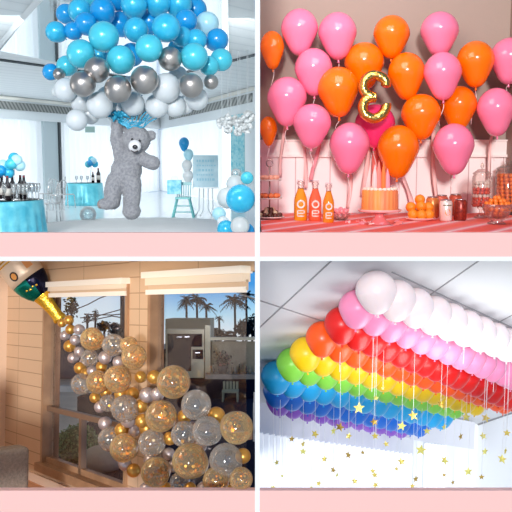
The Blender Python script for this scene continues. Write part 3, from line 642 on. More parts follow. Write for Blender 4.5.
# crepe streamers behind the cake
crp = {'orange': mat('orange_crepe', (255, 128, 62), 0.8), 'coral': mat('coral_crepe', (255, 140, 128), 0.8), 'pale pink': mat('pale_crepe', (255, 206, 200), 0.8), 'rose': mat('rose_crepe', (250, 160, 170), 0.8)}
for i, (x0, x1, y0, y1, c, w) in enumerate(((350, 349, 160, 208, 'pale pink', 4), (368, 364, 146, 196, 'pale pink', 5), (375, 376, 140, 200, 'coral', 6), (383, 381, 142, 200, 'orange', 6), (391, 386, 155, 200, 'rose', 6), (399, 412, 165, 207, 'pale pink', 5),
                                            (302, 306, 134, 188, 'pale pink', 4), (320, 312, 132, 180, 'rose', 4), (284, 281, 120, 176, 'pale pink', 3), (433, 437, 130, 205, 'pale pink', 4), (493, 488, 134, 178, 'pale pink', 3))):
    vs = []; N = 16; yy = 5.5 - 0.01 * (i % 4)
    for k in range(N + 1):
        t = k / N; a = R(40) * math.sin(5 * t + i); px = x0 + (x1 - x0) * t + 1.5 * math.sin(4 * t + i); py = y0 + (y1 - y0) * t; c0 = ony(px, py, yy); h = w / 2 / FPX * 5.5
        d = Vector((math.cos(a) * h, math.sin(a) * h, 0)); vs += [c0 - d, c0 + d]
    o = MB()._add(vs, [(2 * k, 2 * k + 1, 2 * k + 3, 2 * k + 2) for k in range(N)]).build('paper_streamer', crp[c], smooth=True)
    tag(o, '%s crepe paper streamer hanging behind the table, %s listed from the cake' % (c, ORD[i]), 'streamer', 'crepe streamers on the white boards')
    sm_ = o.modifiers.new('thick', 'SOLIDIFY'); sm_.thickness = 0.002
def tp(px, py): return onz(px, py, TT)
gl = clear('party_glass', (253, 246, 242), 0.14, 0.025)
# three soda bottles
whm = mat('label_white', (255, 232, 222), 0.6)
def pxm_at(p): return (p - CAM).dot(AF) / FPX
for i, (x, y, top, w, col, lb) in enumerate(((300.5, 220.5, 181, 6.6, (236, 152, 24), 'amber orange soda bottle nearest the tiered snack stand'), (315, 220.5, 181.5, 6.2, (246, 104, 66), 'coral red soda bottle standing between the two amber ones'),
                                             (328.3, 222.5, 184, 5.6, (236, 142, 26), 'amber orange soda bottle next to the bowl of pink candy'))):
    p = tp(x, y); k = pxm_at(p); H = (y - top) * k; r = w * k
    t = thing('soda_bottle', lb, 'bottle', p, 'three orange soda bottles')
    MB().lathe([(0.001, 0), (r * 0.93, 0), (r, 0.03 * H), (r, 0.5 * H), (r * 0.92, 0.58 * H), (r * 0.62, 0.72 * H), (r * 0.46, 0.8 * H), (r * 0.44, 0.82 * H), (0.001, 0.82 * H)], None, 22).build('liquid', mat('soda_%d' % i, col, 0.12, 0, 0.6, sss=0.2), t, True)
    MB().lathe([(r * 0.47, 0.8 * H), (r * 0.44, 0.92 * H), (r * 0.52, 0.93 * H), (r * 0.52, 0.96 * H), (r * 0.44, 0.97 * H), (r * 0.44, H), (r * 0.3, H)], None, 18).build('neck', gl, t, True)
    MB().tube([(-r * 0.55, 0, 0.9 * H), (-r * 0.55, 0, 1.02 * H), (r * 0.55, 0, 1.02 * H), (r * 0.55, 0, 0.9 * H)], 0.0018, 5).build('wire_bail', mat('bail_wire', (170, 160, 170), 0.3, 0.8), t, True)
    b = MB()       # printed ring above a stack of upright marks, on the round of the bottle
    def on_b(u, z): q = u / r; return Vector((r * 1.015 * math.sin(q), -r * 1.015 * math.cos(q), z))
    rc = 0.5 * r
    b.tube([on_b(rc * math.cos(q), 0.42 * H + rc * math.sin(q)) for q in [2 * math.pi * j / 18 for j in range(18)]], 0.16 * r, 5, closed=True, flat=0.3)
    for zc in (0.26, 0.19, 0.12):
        b.tube([on_b(-0.5 * r, zc * H), on_b(0, zc * H), on_b(0.5 * r, zc * H)], 0.12 * r, 5, flat=0.3)
    b.tube([on_b(-0.5 * r, 0.12 * H), on_b(-0.5 * r, 0.26 * H)], 0.12 * r, 5, flat=0.3); b.tube([on_b(0.5 * r, 0.19 * H), on_b(0.5 * r, 0.26 * H)], 0.12 * r, 5, flat=0.3)
    b.build('printed_mark', whm, t, True)
# three-tier snack stand
sp_ = tp(269.5, 219); k = pxm_at(sp_)
st = thing('tiered_stand', 'three-tier metal snack stand at the left end of the party table', 'stand', sp_); sil = mat('stand_metal', (150, 128, 124), 0.3, 0.8)
tiers = [(1.5, 14.2), (20, 12.2), (38, 11)]
MB().tube([(0, 0, 0), (0, 0, 52 * k)], 0.8 * k, 8).build('pole', sil, st, True)
for z, r in tiers: MB().lathe([(0.001, z * k), (r * k, z * k), (r * 1.06 * k, (z + 1.4) * k), (r * 0.96 * k, (z + 0.8) * k), (0.001, (z + 0.7) * k)], None, 28).build('tray', mat('tray_china', (236, 214, 206), 0.3), st, True)
MB().tube([(3.2 * k * math.cos(q), 0, (55.5 + 3.6 * math.sin(q)) * k) for q in [2 * math.pi * j / 16 for j in range(16)]], 0.6 * k, 6, closed=True).build('ring_handle', sil, st, True)
sn = {'dark': mat('choc_ball', (92, 48, 36), 0.35), 'cream': mat('cream_ball', (238, 206, 168), 0.5), 'orange': mat('pastry_orange', (242, 128, 72), 0.5), 'blush': mat('pastry_blush', (248, 178, 150), 0.5)}
def snack(x, y, z, r, key, sq, label, cat, grp, name):
    o = MB().ell((0, 0, 0), (r, r, r * sq), None, 12, 8).build(name, sn[key], smooth=True); o.location = sp_ + Vector((x, y, z - 0.0)); tag(o, label, cat, grp); return o
random.seed(2); n_ = 0
ptsn = []
for ring, cnt, zz in ((10.5, 12, 3.2), (6.5, 8, 5.6), (3.6, 4, 8.4)):
    for j in range(cnt):
        q = 2 * math.pi * j / cnt + ring; ptsn.append((ring * k * math.cos(q), ring * k * math.sin(q), (zz + 1) * k, ring, j))
for x, y, z, ring, j in ptsn:
    key = random.choice(('dark', 'dark', 'cream'))
    snack(x, y, z - 2.6 * k, 2.5 * k, key, 1.0, '%s ball, %s round the %s ring of the heap on the bottom tray' % ('chocolate' if key == 'dark' else 'cream', ORD[j], {10.5: 'outer', 6.5: 'second', 3.6: 'top'}[ring]), 'snack', 'snack balls on the bottom tray', 'snack_ball')
for tz, key, nm, tw in ((20, 'orange', 'orange pastry', 'middle'), (38, 'blush', 'pale pastry', 'top')):
    for j in range(9):
        q = 2 * math.pi * j / 9; rr = 8 if tz == 20 else 7
        snack(rr * k * math.cos(q), rr * k * math.sin(q), (tz + 0.9) * k, 2.9 * k, key, 0.85, '%s on the %s tray of the stand, %s round the pole' % (nm, tw, ORD[j]), 'pastry', 'pastries on the %s tray' % tw, 'pastry')
# glass bowl of pink candy
bp2 = tp(340.5, 220); k = pxm_at(bp2)
t = thing('candy_bowl', 'low glass bowl filled with pink candy beside the cake', 'bowl', bp2)
MB().lathe([(0.001, 0), (6 * k, 0), (8.5 * k, 3 * k), (10.5 * k, 7 * k), (10 * k, 7 * k), (8 * k, 3.2 * k), (5.6 * k, 0.8 * k), (0.001, 0.6 * k)], None, 26).build('bowl_body', gl, t, True)
candy = mat('pink_candy', (250, 118, 134), 0.45, noise=((255, 190, 190), 60)); random.seed(8); cs = []
for ring, cnt, zz in ((6.6, 9, 5.2), (3.4, 6, 8.2), (0, 1, 11), (6.0, 8, 9.4)):
    for j in range(cnt): q = 2 * math.pi * j / cnt + zz; cs.append((ring * k * math.cos(q), ring * k * math.sin(q), zz * k))
for j, c in enumerate(cs):
    o = MB().ell((0, 0, 0), (2.6 * k, 2.6 * k, 2.2 * k), None, 10, 7).build('candy', candy, smooth=True); o.location = bp2 + Vector(c) + Vector((0, 0, -2.2 * k))
    tag(o, 'round pink candy in the low glass bowl, %s counting up the heap' % ORD[j], 'candy', 'pink candies in the low bowl')
# cake on its pedestal
cp = tp(379.3, 224); k = pxm_at(cp)
t = thing('cake_stand', 'pink glass pedestal stand carrying the orange cake', 'cake stand', cp); pg = mat('pink_glass', (250, 136, 136), 0.15, 0, 0.5)
MB().lathe([(0.001, 0), (11 * k, 0), (10 * k, 1.2 * k), (5 * k, 6 * k), (4.2 * k, 9 * k), (7 * k, 11.5 * k), (0.001, 11.6 * k)], None, 28).build('foot', pg, t, True)
MB().lathe([(0.001, 11.6 * k), (20 * k, 12.4 * k), (21.5 * k, 14.5 * k), (21 * k, 15 * k), (19.6 * k, 13.4 * k), (0.001, 13 * k)], None, 36, lambda q, z: 1 + 0.02 * math.sin(q * 24)).build('plate', mat('blush_plate', (252, 190, 184), 0.2, 0, 0.4), t, True)
t = thing('cake', 'round orange ribbed cake with a paper topper on the pink stand', 'cake', cp + Vector((0, 0, 13.2 * k)))
MB().lathe([(0.001, 0), (17.6 * k, 0), (17.8 * k, 1 * k), (17.4 * k, 20 * k), (16.4 * k, 21.2 * k), (0.001, 21.4 * k)], None, 96, lambda q, z: 1 + (0.022 * math.sin(q * 24) if 0 < z < 20.5 * k else 0)).build('sponge', ramp_mat('cake_orange', 'ShaderNodeTexNoise', [(0.3, (255, 178, 70)), (0.5, (255, 150, 84)), (0.7, (255, 128, 96))], 0.5, (1, 1, 0.05), **{'Scale': 9.0}), t, True)
b = MB()
for j in range(22):
    q = 2 * math.pi * j / 22; b.ell((15 * k * math.cos(q), 15 * k * math.sin(q), 21.6 * k), (2.5 * k, 2.5 * k, 1.7 * k), None, 9, 6)
b.build('piped_cream', mat('cream', (255, 226, 204), 0.5), t, True)
for x, h, c in ((-5.5, 26, 'pale pink'), (-1.5, 30, 'coral'), (3.2, 28, 'orange'), (7.2, 22, 'rose')):
    MB().lathe([(3.2 * k, 20 * k), (2.4 * k, (20 + h * 0.6) * k), (0.2 * k, (20 + h) * k)], Matrix.Translation((x * k, 0, 0)), 9).build('paper_cone', crp[c], t, False)
# paper shreds round the stand
random.seed(4)
for j in range(16):
    q = 2 * math.pi * j / 16; rr = random.uniform(12.5, 22); c = Vector((rr * k * math.cos(q) * 1.5, rr * k * math.sin(q) * 1.2 + 2 * k, 1.2 * k)); pts = [c + Vector((random.uniform(-3, 3) * k, random.uniform(-3, 3) * k, random.uniform(-0.6, 1.6) * k)) for _ in range(6)]
    o = MB().tube(pts, 0.7 * k, 5, flat=0.25).build('paper_curl', random.choice([crp['coral'], crp['pale pink'], crp['rose'], pg])); o.location += cp; o.location.z = TT + 0.002
    tag(o, 'crinkled paper curl strewn round the cake stand, %s round its foot' % ORD[j], 'paper curl', 'paper curls round the cake stand')
# bowl of oranges
op = tp(420, 220.5); k = pxm_at(op)
t = thing('fruit_plate', 'shallow blush plate heaped with oranges beside the cans', 'plate', op)
MB().lathe([(0.001, 0), (9 * k, 0), (15 * k, 2.4 * k), (15 * k, 3 * k), (9 * k, 1.0 * k), (0.001, 0.9 * k)], None, 30).build('dish', mat('blush_plate', (252, 190, 184), 0.2), t, True)
orm = mat('orange_peel', (252, 142, 30), 0.38, sss=0.05, bump=(120, 0.25))
for j, (x, y, z, lb) in enumerate(((-8, -3, 6.4, 'front row, nearest the cake'), (0, -6, 6.2, 'front row, at the centre'), (8, -3, 6.4, 'front row, nearest the cans'), (-5, 6, 6.4, 'back row, cake side'), (5, 6, 6.4, 'back row, can side'), (-9, 2.5, 13.4, 'second layer, nearest the cake'),
                                   (0.2, -1.5, 14.6, 'second layer, facing front'), (8.6, 2, 13.4, 'second layer, nearest the cans'), (0, 3, 20.8, 'topmost of the heap'))):
    g = MB(); g.ell((0, 0, 0), (5.3 * k, 5.3 * k, 5.1 * k), None, 16, 11)
    o = g.build('orange', orm, smooth=True); o.location = op + Vector((x * k, y * k, (z - 5.2) * k)); tag(o, 'whole orange in the heap on the blush plate, %s' % lb, 'orange', 'oranges heaped on the plate')
    s_ = bpy.data.objects.new('stem_scar', MB().ell((0, 0, 10.15 * k), 0.5 * k, None, 6, 4).mesh('stem_scar', mat('scar', (120, 130, 60), 0.6))); COL.objects.link(s_); s_.parent = o
# drink cans
alu = mat('can_alu', (205, 196, 194), 0.25, 0.9)
for x, y, col, m2, lb in ((432, 218, (214, 120, 60), 0, 'orange and silver drink can half hidden by the oranges'), (445.5, 221, (240, 218, 208), 1, 'white drink can with an orange spot at the front'), (441, 216.5, (206, 96, 74), 0, 'red drink can behind the white one'),
                          (460, 220.5, (170, 60, 44), 2, 'dark red patterned drink can nearest the glass jars'), (455, 215.5, (198, 84, 60), 0, 'red drink can in the back row behind the dark red one')):
    p = tp(x, y); k = pxm_at(p); r = 6.3 * k; H = 21.5 * k
    t = thing('drink_can', lb, 'can', p, 'drink cans beside the oranges')
    MB().lathe([(r * 0.8, 0), (r, 0.06 * H), (r, 0.86 * H), (r * 0.82, 0.95 * H)], None, 24).build('can_body', mat('can_%d' % col[0], col, 0.3, 0.3, noise=(((120, 36, 30) if m2 == 2 else tuple(min(255, c + 20) for c in col)), 70 if m2 == 2 else 20)), t, True)
    MB().lathe([(r * 0.82, 0.95 * H), (r * 0.86, 0.985 * H), (r * 0.8, H), (r * 0.76, 0.96 * H), (0.001, 0.955 * H)], None, 24).build('lid', alu, t, True)
    MB().box((0, -r * 0.25, 0.972 * H), (r * 0.4, r * 0.7, 0.012 * H)).build('pull_tab', alu, t)
    if m2 == 1:
        g = MB(); vs = [Vector((r * 1.01 * math.sin(a), -r * 1.01 * math.cos(a), z)) for a, z in [(0.45 * math.cos(q) + 0.1, 0.42 * H + 0.16 * H * math.sin(q)) for q in [2 * math.pi * j / 16 for j in range(16)]]]
        g.poly(vs).build('fruit_mark', mat('mark_orange', (246, 140, 40), 0.5), t)
        g = MB(); g.tube([Vector((r * 1.01 * math.sin(a), -r * 1.01 * math.cos(a), 0.74 * H)) for a in (-0.7, -0.3, 0.1, 0.5, 0.8)], 0.03 * H, 5, flat=0.3).build('brand_band', mat('mark_green', (128, 120, 90), 0.5), t)
# glass jars of candy
cand = {'red': mat('cand_red', (236, 78, 50), 0.35), 'orange': mat('cand_orange', (252, 128, 40), 0.35), 'white': mat('cand_white', (246, 226, 216), 0.4)}
def jar(px, py, top, w, label, fills, footed):
    p = tp(px, py); k = pxm_at(p); H = (py - top) * k; r = w * k; f = 0.2 * H if footed else 0.02 * H
    t = thing('candy_jar', label, 'jar', p, 'glass candy jars at the right end')
    if footed: MB().lathe([(0.001, 0), (r * 0.7, 0), (r * 0.65, 0.02 * H), (r * 0.18, 0.08 * H), (r * 0.14, 0.14 * H), (r * 0.5, f)], None, 22).build('foot', gl, t, True)
    MB().lathe([(0.001, f), (r * 0.85, f), (r, f + 0.05 * H), (r, 0.74 * H), (r * 0.86, 0.78 * H), (r * 0.9, 0.8 * H)], None, 26).build('jar_body', gl, t, True)
    lid = MB().lathe([(r * 0.98, 0.8 * H), (r * 0.9, 0.82 * H), (r * 0.4, 0.88 * H), (0.001, 0.89 * H)], None, 24).build('lid', gl, t, True)
    MB().lathe([(0.001, 0.88 * H), (r * 0.12, 0.9 * H), (r * 0.2, 0.94 * H), (r * 0.1, 0.985 * H), (0.001, H)], None, 12).build('lid_knob', gl, lid, True)
    random.seed(int(px)); s = r * 0.2; 
    for key, z0, z1 in fills:
        z = f + s * 1.1 + z0 * (0.74 * H - f); n = 0
        while z < f + z1 * (0.74 * H - f):
            for ring, cnt in ((0.72, 10), (0.3, 4)):
                for j in range(cnt):
                    q = 2 * math.pi * j / cnt + z * 90; o = bpy.data.objects.new('candy_ball', CB(key, s)); COL.objects.link(o); o.location = p + Vector((ring * r * math.cos(q), ring * r * math.sin(q), z)); FIL.append((o, px, key, z))
            z += s * 1.75
FIL = []; CBM = {}
def CB(key, s):
    if (key, s) not in CBM: CBM[(key, s)] = MB().ell((0, 0, 0), s, None, 10, 7).mesh('candy_ball', cand[key])
    return CBM[(key, s)]
jar(480.5, 218, 163, 9.5, 'footed glass jar layered with red and white candy', [('red', 0, 0.3), ('white', 0.3, 0.42), ('red', 0.42, 0.62), ('white', 0.62, 0.85)], True)
jar(505.5, 214, 158, 11, 'tall lidded glass jar full of orange candy', [('orange', 0, 0.95)], False)
bp3 = tp(496.5, 224); k = pxm_at(bp3)
t = thing('candy_bowl', 'wide glass bowl heaped with orange candy in front of the jars', 'bowl', bp3)
MB().lathe([(0.001, 0), (9 * k, 0), (9 * k, 1.2 * k), (5 * k, 3 * k), (11 * k, 7 * k), (14 * k, 15 * k), (14.5 * k, 20 * k), (14 * k, 20 * k), (13.4 * k, 15 * k), (10.4 * k, 8 * k), (0.001, 4.5 * k)], None, 28).build('bowl_body', gl, t, True)
random.seed(6)
for ring, cnt, zz in ((4, 5, 8), (8.5, 10, 10.5), (3, 4, 12), (11, 13, 15), (6, 7, 17), (10.5, 12, 20), (6.5, 8, 23), (2, 3, 26)):
    for j in range(cnt):
        q = 2 * math.pi * j / cnt + zz; o = bpy.data.objects.new('candy_ball', CB('orange', 2.5 * k)); COL.objects.link(o)
        o.location = bp3 + Vector((ring * k * math.cos(q), ring * k * math.sin(q), zz * k)); FIL.append((o, 496.5, 'orange', zz))
for i, (o, px, key, z) in enumerate(FIL):
    w = {480.5: 'in the footed glass jar', 505.5: 'in the tall lidded glass jar', 496.5: 'in the wide glass bowl'}[px]
    tag(o, 'small round %s candy ball %s, same as its neighbours' % (key, w), 'candy', '%s candy balls %s' % (key, w))
# ================================================================ the window corner
A3 = math.atan(51 / 768)
FH = AF * math.cos(A3) - AU * math.sin(A3); U3 = AU * math.cos(A3) + AF * math.sin(A3)
EX = (AX * (629 / 768) - (AF - AU * (51 / 768))).normalized(); EY = U3.cross(EX).normalized(); EZ = U3
O3 = P(150, 307, 628 * 4.6 / 523)
M3 = Matrix.Translation(O3) @ Matrix((EX, EY, EZ)).transposed().to_4x4(); I3 = M3.inverted()
def W3(px, py, y=0.0): return onp(px, py, O3 + EY * y, EY)         # world point on the plane y of this room
def L3(px, py, y=0.0): return I3 @ W3(px, py, y)
def G3(px, py, z):  # this room's coordinates of the point at height z
    return I3 @ onp(px, py, O3 + EZ * z, EZ)
def X3(px): return L3(px, 380).x
zS = L3(45, 463).z; zT = L3(80, 281).z; zF = L3(25, 477).z; xl, xa, xb, xc, xd = X3(6), X3(44), X3(128), X3(150), X3(254.5)
NS = AX.cross(ray(256, 259.3))                           # the underside of the storey above
def ztop(x, y):
    a = (M3 @ Vector((x, y, 0)) - CAM).dot(NS); return -a / EZ.dot(NS)
def xend(y): return ((cx0 - 0.002) - O3.x - EY.x * y) / EX.x  # where this room meets the dividing wall
def ydepth(px, x):                                       # how far back the edge x is seen at column px
    lo, hi = 0.0, 1.0
    for _ in range(40):
        m_ = (lo + hi) / 2; w = M3 @ Vector((x, m_, 0)) - CAM; c = 256 + FPX * w.dot(AX) / w.dot(AF)
        lo, hi = (m_, hi) if c < px else (lo, m_)
    return lo
TH = 0.1
def wpiece(name, x0, x1, z0, z1, m, y0=0.0, y1=TH):
    ex_ = lambda y: xend(y) if x1 is None else x1
    vs = []
    for y in (y0, y1):
        for x in (x0, ex_(y)):
            vs += [Vector((x, y, z0)), Vector((x, y, ztop(x, y) if z1 is None else min(z1, ztop(x, y))))]
    b = MB()._add(vs, [(0, 2, 3, 1), (4, 5, 7, 6), (0, 1, 5, 4), (2, 6, 7, 3), (1, 3, 7, 5), (0, 4, 6, 2)])
    return struct(b.build(name, m, F=M3))
block = ramp_mat('painted_block', 'ShaderNodeTexBrick', [(0, (216, 182, 148)), (1, (176, 142, 112))], 0.75, (1, 1, 1), (R(-90), 0, 0), props={'offset': 0.0}, bumpd=0.35,
                 **{'Scale': 1.0, 'Mortar Size': 0.004, 'Brick Width': 9.0, 'Row Height': 0.118, 'Color1': (0, 0, 0, 1), 'Color2': (0, 0, 0, 1), 'Mortar': (1, 1, 1, 1)})
plast = mat('warm_plaster', (236, 206, 178), 0.75)
def b3(name, a, b, m, F=None): return MB().b2(a, b).build(name, m, F=F or M3)
wpiece('wall_window_left', xl - 0.3, xa, zF - 0.1, None, block); wpiece('wall_window_pier', xb, xc, zF - 0.1, None, block)
wpiece('wall_window_head', xa, xb, zT, None, block); wpiece('wall_window_header', xc, None, zT, None, block)
wpiece('wall_window_foot', xa, xb, zF - 0.1, zS - 0.05, block); wpiece('wall_window_footing', xc, None, zF - 0.1, zS - 0.05, block)
wpiece('wall_left_corner', xl - 0.1, xl, zF - 0.1, None, plast, -3.0, 0.0)
struct(b3('baseboard_window', (xl, -0.025, zF), (xc, 0, zF + 0.075), mat('cream_base', (250, 226, 204), 0.5)))
struct(b3('floor_corner', (xl - 0.1, -3.2, zF - 0.1), (xd - 0.9, 0.0, zF), ramp_mat('wood_floor', 'ShaderNodeTexBrick', [(0, (222, 158, 108)), (1, (170, 112, 74))], 0.35, (1, 1, 1), (0, 0, 0), **{'Scale': 1.0, 'Mortar Size': 0.003, 'Brick Width': 0.9, 'Row Height': 0.11, 'Color1': (0, 0, 0, 1), 'Color2': (0, 0, 0, 1), 'Mortar': (1, 1, 1, 1)})))
wood = mat('tan_frame', (182, 142, 108), 0.45, noise=((160, 122, 92), 6)); bronze = mat('bronze_frame', (140, 112, 92), 0.4, 0.2); glass3 = clear('window_glass', (252, 253, 255), 0.035, 0.0)
def window3(n, x0, x1, bars):
    w = b3('window_%d' % n, (x0, 0.045, zS), (x1, 0.05, zT), glass3); struct(w)
    def part(name, a, b, m):
        attach(MB().b2(a, b), name, m, w, world=False, smooth=False).matrix_parent_inverse = Matrix.Identity(4)
        o = w.children[-1] if w.children else None
    inv = w.matrix_world.inverted() @ M3
    def pt(name, a, b, m):
        me = MB().b2(a, b).mesh(name, m, False, inv); o = bpy.data.objects.new(name, me); COL.objects.link(o); o.parent = w
    pt('jamb', (x0 - 0.01, -0.02, zS - 0.02), (x0 + 0.025, 0.075, zT), wood); (n == 11) and pt('jamb', (x1 - 0.025, -0.02, zS - 0.02), (x1 + 0.01, 0.075, zT), wood)
    pt('sill', (x0 - 0.04, -0.06, zS - 0.07), (x1 + 0.04, 0.075, zS), wood); pt('bottom_rail', (x0, 0.02, zS), (x1, 0.075, zS + 0.05), wood)
    for a, b in bars: pt('bar', a, b, bronze)
zb1, zb2 = L3(43, 404.5, 0.03).z, L3(43, 409.5, 0.03).z
bx = L3(81, 440, 0.03).x
window3(11, xa, xb, [((xa, 0.02, zb2), (xb, 0.07, zb1)), ((bx - 0.022, 0.02, zS), (bx + 0.022, 0.07, zb2))])
z2 = L3(200, 428, 0.03).z
window3(12, xc, xend(0.08) - 0.045, [((xc, 0.02, L3(200, 430, 0.03).z), (xend(0.08) - 0.01, 0.07, L3(200, 424, 0.03).z))])
# dark reveal boards outside the glass
rev = mat('reveal_tan', (168, 122, 90), 0.6, noise=((128, 92, 70), 4))
for x, px in ((xa, 61), (xc, 164)): wpiece('trim_reveal', x - 0.06, x + 0.004, zS, zT + 0.02, rev, TH, ydepth(px, x))
# roller blinds
cream = mat('blind_cream', (242, 222, 198), 0.6); bw = mat('blind_white', (255, 246, 232), 0.45)
for x0, x1, lb, zt in ((xa, xb, 'rolled-up cream blind over the window by the bottle', zT), (xc, xend(0.02) - 0.03, 'rolled-up cream blind over the window by the dividing wall', L3(200, 269.5).z)):
    zl = L3((x0 == xa) and 86 or 200, 297.0 if x0 == xa else 294).z
    c = Vector(((x0 + x1) / 2, -0.03, zl)); t = thing('roller_blind', lb, 'blind', M3 @ Matrix.Translation(c), 'roller blinds of the window corner')
    w = (x1 - x0); h = zt - zl
    MB().box((0, 0, h - 0.02), (w + 0.03, 0.09, 0.045)).build('cassette', bw, t); MB().box((0, 0.01, h * 0.62), (w, 0.06, h * 0.4)).build('fabric_roll', cream, t); MB().box((0, 0.015, h * 0.3), (w, 0.02, h * 0.4)).build('fabric', mat('blind_shade', (214, 186, 156), 0.7), t)
    MB().box((0, 0.0, 0.02), (w, 0.03, 0.035)).build('bottom_bar', bw, t)
# grey sofa in the corner
sg = mat('sofa_grey', (160, 144, 130), 0.95, bump=(140, 0.5), noise=((138, 124, 112), 50))
c = I3 @ P(-34, 490, 5.35); c.z = zF
sf = thing('sofa', 'grey fabric sofa, only its arm and a seat corner showing', 'sofa', M3 @ Matrix.Translation(c))
ah = (I3 @ P(0, 452, 5.35)).z - zF
def rbox(a, b, r=0.035):
    q = MB().b2(a, b); return q
def soft(mb, name):
    o = mb.build(name, sg, sf); m_ = o.modifiers.new('round', 'BEVEL'); m_.width = 0.035; m_.segments = 4; return o
soft(MB().b2((-0.07, -0.5, 0.08), (0.10, 0.42, ah)), 'arm'); soft(MB().b2((-0.9, -0.48, 0.08), (-0.075, 0.4, ah * 0.55)), 'base')
soft(MB().b2((-0.88, -0.5, ah * 0.555), (-0.08, 0.4, ah * 0.8)), 'seat_cushion'); soft(MB().b2((-0.9, -0.66, 0.1), (-0.08, -0.505, ah * 1.5)), 'backrest')
for x in (-0.85, 0.06):
    for y in (-0.44, 0.36): MB().lathe([(0.018, 0), (0.026, 0.085)], Matrix.Translation((x, y, 0)), 10).build('foot', mat('sofa_foot', (70, 52, 42), 0.5), sf, True)
# ---- outside
zG = zF - 0.06
struct(MB().prism([Vector(p + (zG - 0.1,)) for p in ((xl - 40, 0.21), (xend(0.21), 0.21), (xend(15.5), 15.5), (xend(15.5) - 50, 15.5))], (0, 0, 0.1)).build('ground_outside', mat('pale_paving', (226, 222, 214), 0.85, noise=((206, 202, 196), 1.5)), F=M3))
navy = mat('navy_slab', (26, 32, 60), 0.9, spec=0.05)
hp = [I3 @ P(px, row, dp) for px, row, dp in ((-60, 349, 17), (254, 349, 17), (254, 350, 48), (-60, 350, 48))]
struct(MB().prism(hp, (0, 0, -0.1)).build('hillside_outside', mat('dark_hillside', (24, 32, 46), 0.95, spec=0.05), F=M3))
def gbox(pxa, pxb, row_base, row_top, depth, name, m, label, cat, grp=None, par=None):
    a = G3(pxa, row_base, zG); b = G3(pxb, row_base, zG)
    h = (row_base - row_top) / FPX * ((M3 @ a) - CAM).dot(AF)
    # axis aligned with the view of this room
    d = (b - a); yv = Vector((-d.y, d.x, 0)).normalized() * depth
    if (M3.to_3x3() @ yv).dot(AF) < 0: yv = -yv
    q = MB().prism([a, b, b + yv, a + yv], (0, 0, h))
    o = q.build(name, m, F=M3)
    if label: tag(o, label, cat, grp)
    return o
p_, q_ = G3(146, 445, zG), G3(165, 386, zG)
o = MB().prism([Vector((x, y, zG + 0.004)) for x, y in ((p_.x, 0.24), (xend(0.24), 0.24), (xend(q_.y), q_.y), (q_.x, q_.y))], (0, 0, 0.02)).build('floor_deck_outside', navy, F=M3); struct(o)
# planted bush and boulder by the window
bu = G3(78, 464, zG); bush = MB(); random.seed(12)
leafm = mat('bush_green', (150, 182, 126), 0.7, noise=((104, 146, 92), 20))
bt = thing('round_bush', 'round clipped green bush outside the window by the brick pier', 'bush', M3 @ Matrix.Translation(bu + EX * 0))
rB = 0.21
for i in range(900):
    v = Vector((random.gauss(0, 1), random.gauss(0, 1), random.gauss(0, 1))).normalized(); p = Vector((v.x * rB * 1.15, v.y * rB, 0.2 + v.z * rB * 0.95)) * random.uniform(0.9, 1.03)
    a = Vector((random.gauss(0, 1), random.gauss(0, 1), random.gauss(0, 1))).normalized() * 0.022; b_ = v.cross(a).normalized() * 0.012
    bush._add([p - a, p + b_, p + a + v * 0.008, p - b_], [(0, 1, 2, 3)])
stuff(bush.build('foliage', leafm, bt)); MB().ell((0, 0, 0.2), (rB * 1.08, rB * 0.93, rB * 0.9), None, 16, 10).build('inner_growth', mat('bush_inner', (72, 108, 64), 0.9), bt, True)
MB().tube([(0, 0, 0), (0, 0, 0.15)], 0.02, 7).build('stem', mat('stem_brown', (90, 70, 50), 0.8), bt)
st_ = G3(103, 472, zG); sm = MB().ell((0, 0, 0.06), (0.26, 0.2, 0.13), None, 20, 12).build('boulder', mat('pale_stone', (214, 206, 196), 0.9, bump=(14, 0.5)), smooth=True); sm.matrix_world = M3 @ Matrix.Translation(st_)
tag(sm, 'pale rounded boulder on the ground in front of the clipped bush', 'rock')
fl = MB(); fc2 = G3(104, 452, zG)
for i in range(160):
    p = fc2 + Vector((random.gauss(0, 0.12), random.gauss(0, 0.1), random.uniform(0.01, 0.16))); a = Vector((random.gauss(0, 1), random.gauss(0, 1), random.gauss(0, 1))).normalized() * 0.02; n_ = Vector((random.gauss(0, 1), random.gauss(0, 1), random.gauss(0, 1))); q = n_.cross(a).normalized() * 0.012
    fl._add([p - a, p + q, p + a, p - q], [(0, 1, 2, 3)])
o = fl.build('ground_cover', mat('silver_green', (150, 176, 140), 0.8), F=M3); tag(o, 'low silvery ground cover plant behind the pale boulder', 'plant')
# dark bench, low wall, pool edge, hedge
bn = gbox(77, 130, 418, 397, 0.5, 'patio_bench', navy, 'dark navy block bench on the pale patio', 'bench')
gbox(58, 134, 392, 386.5, 0.3, 'pool_edge', mat('pool_coping', (216, 222, 226), 0.6), 'pale low kerb edge across the patio', 'kerb')
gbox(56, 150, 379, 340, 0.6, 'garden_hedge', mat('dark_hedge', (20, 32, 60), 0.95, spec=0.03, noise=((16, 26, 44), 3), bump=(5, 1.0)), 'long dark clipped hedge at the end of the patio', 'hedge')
def P3(px, row, depth): return I3 @ P(px, row, depth)
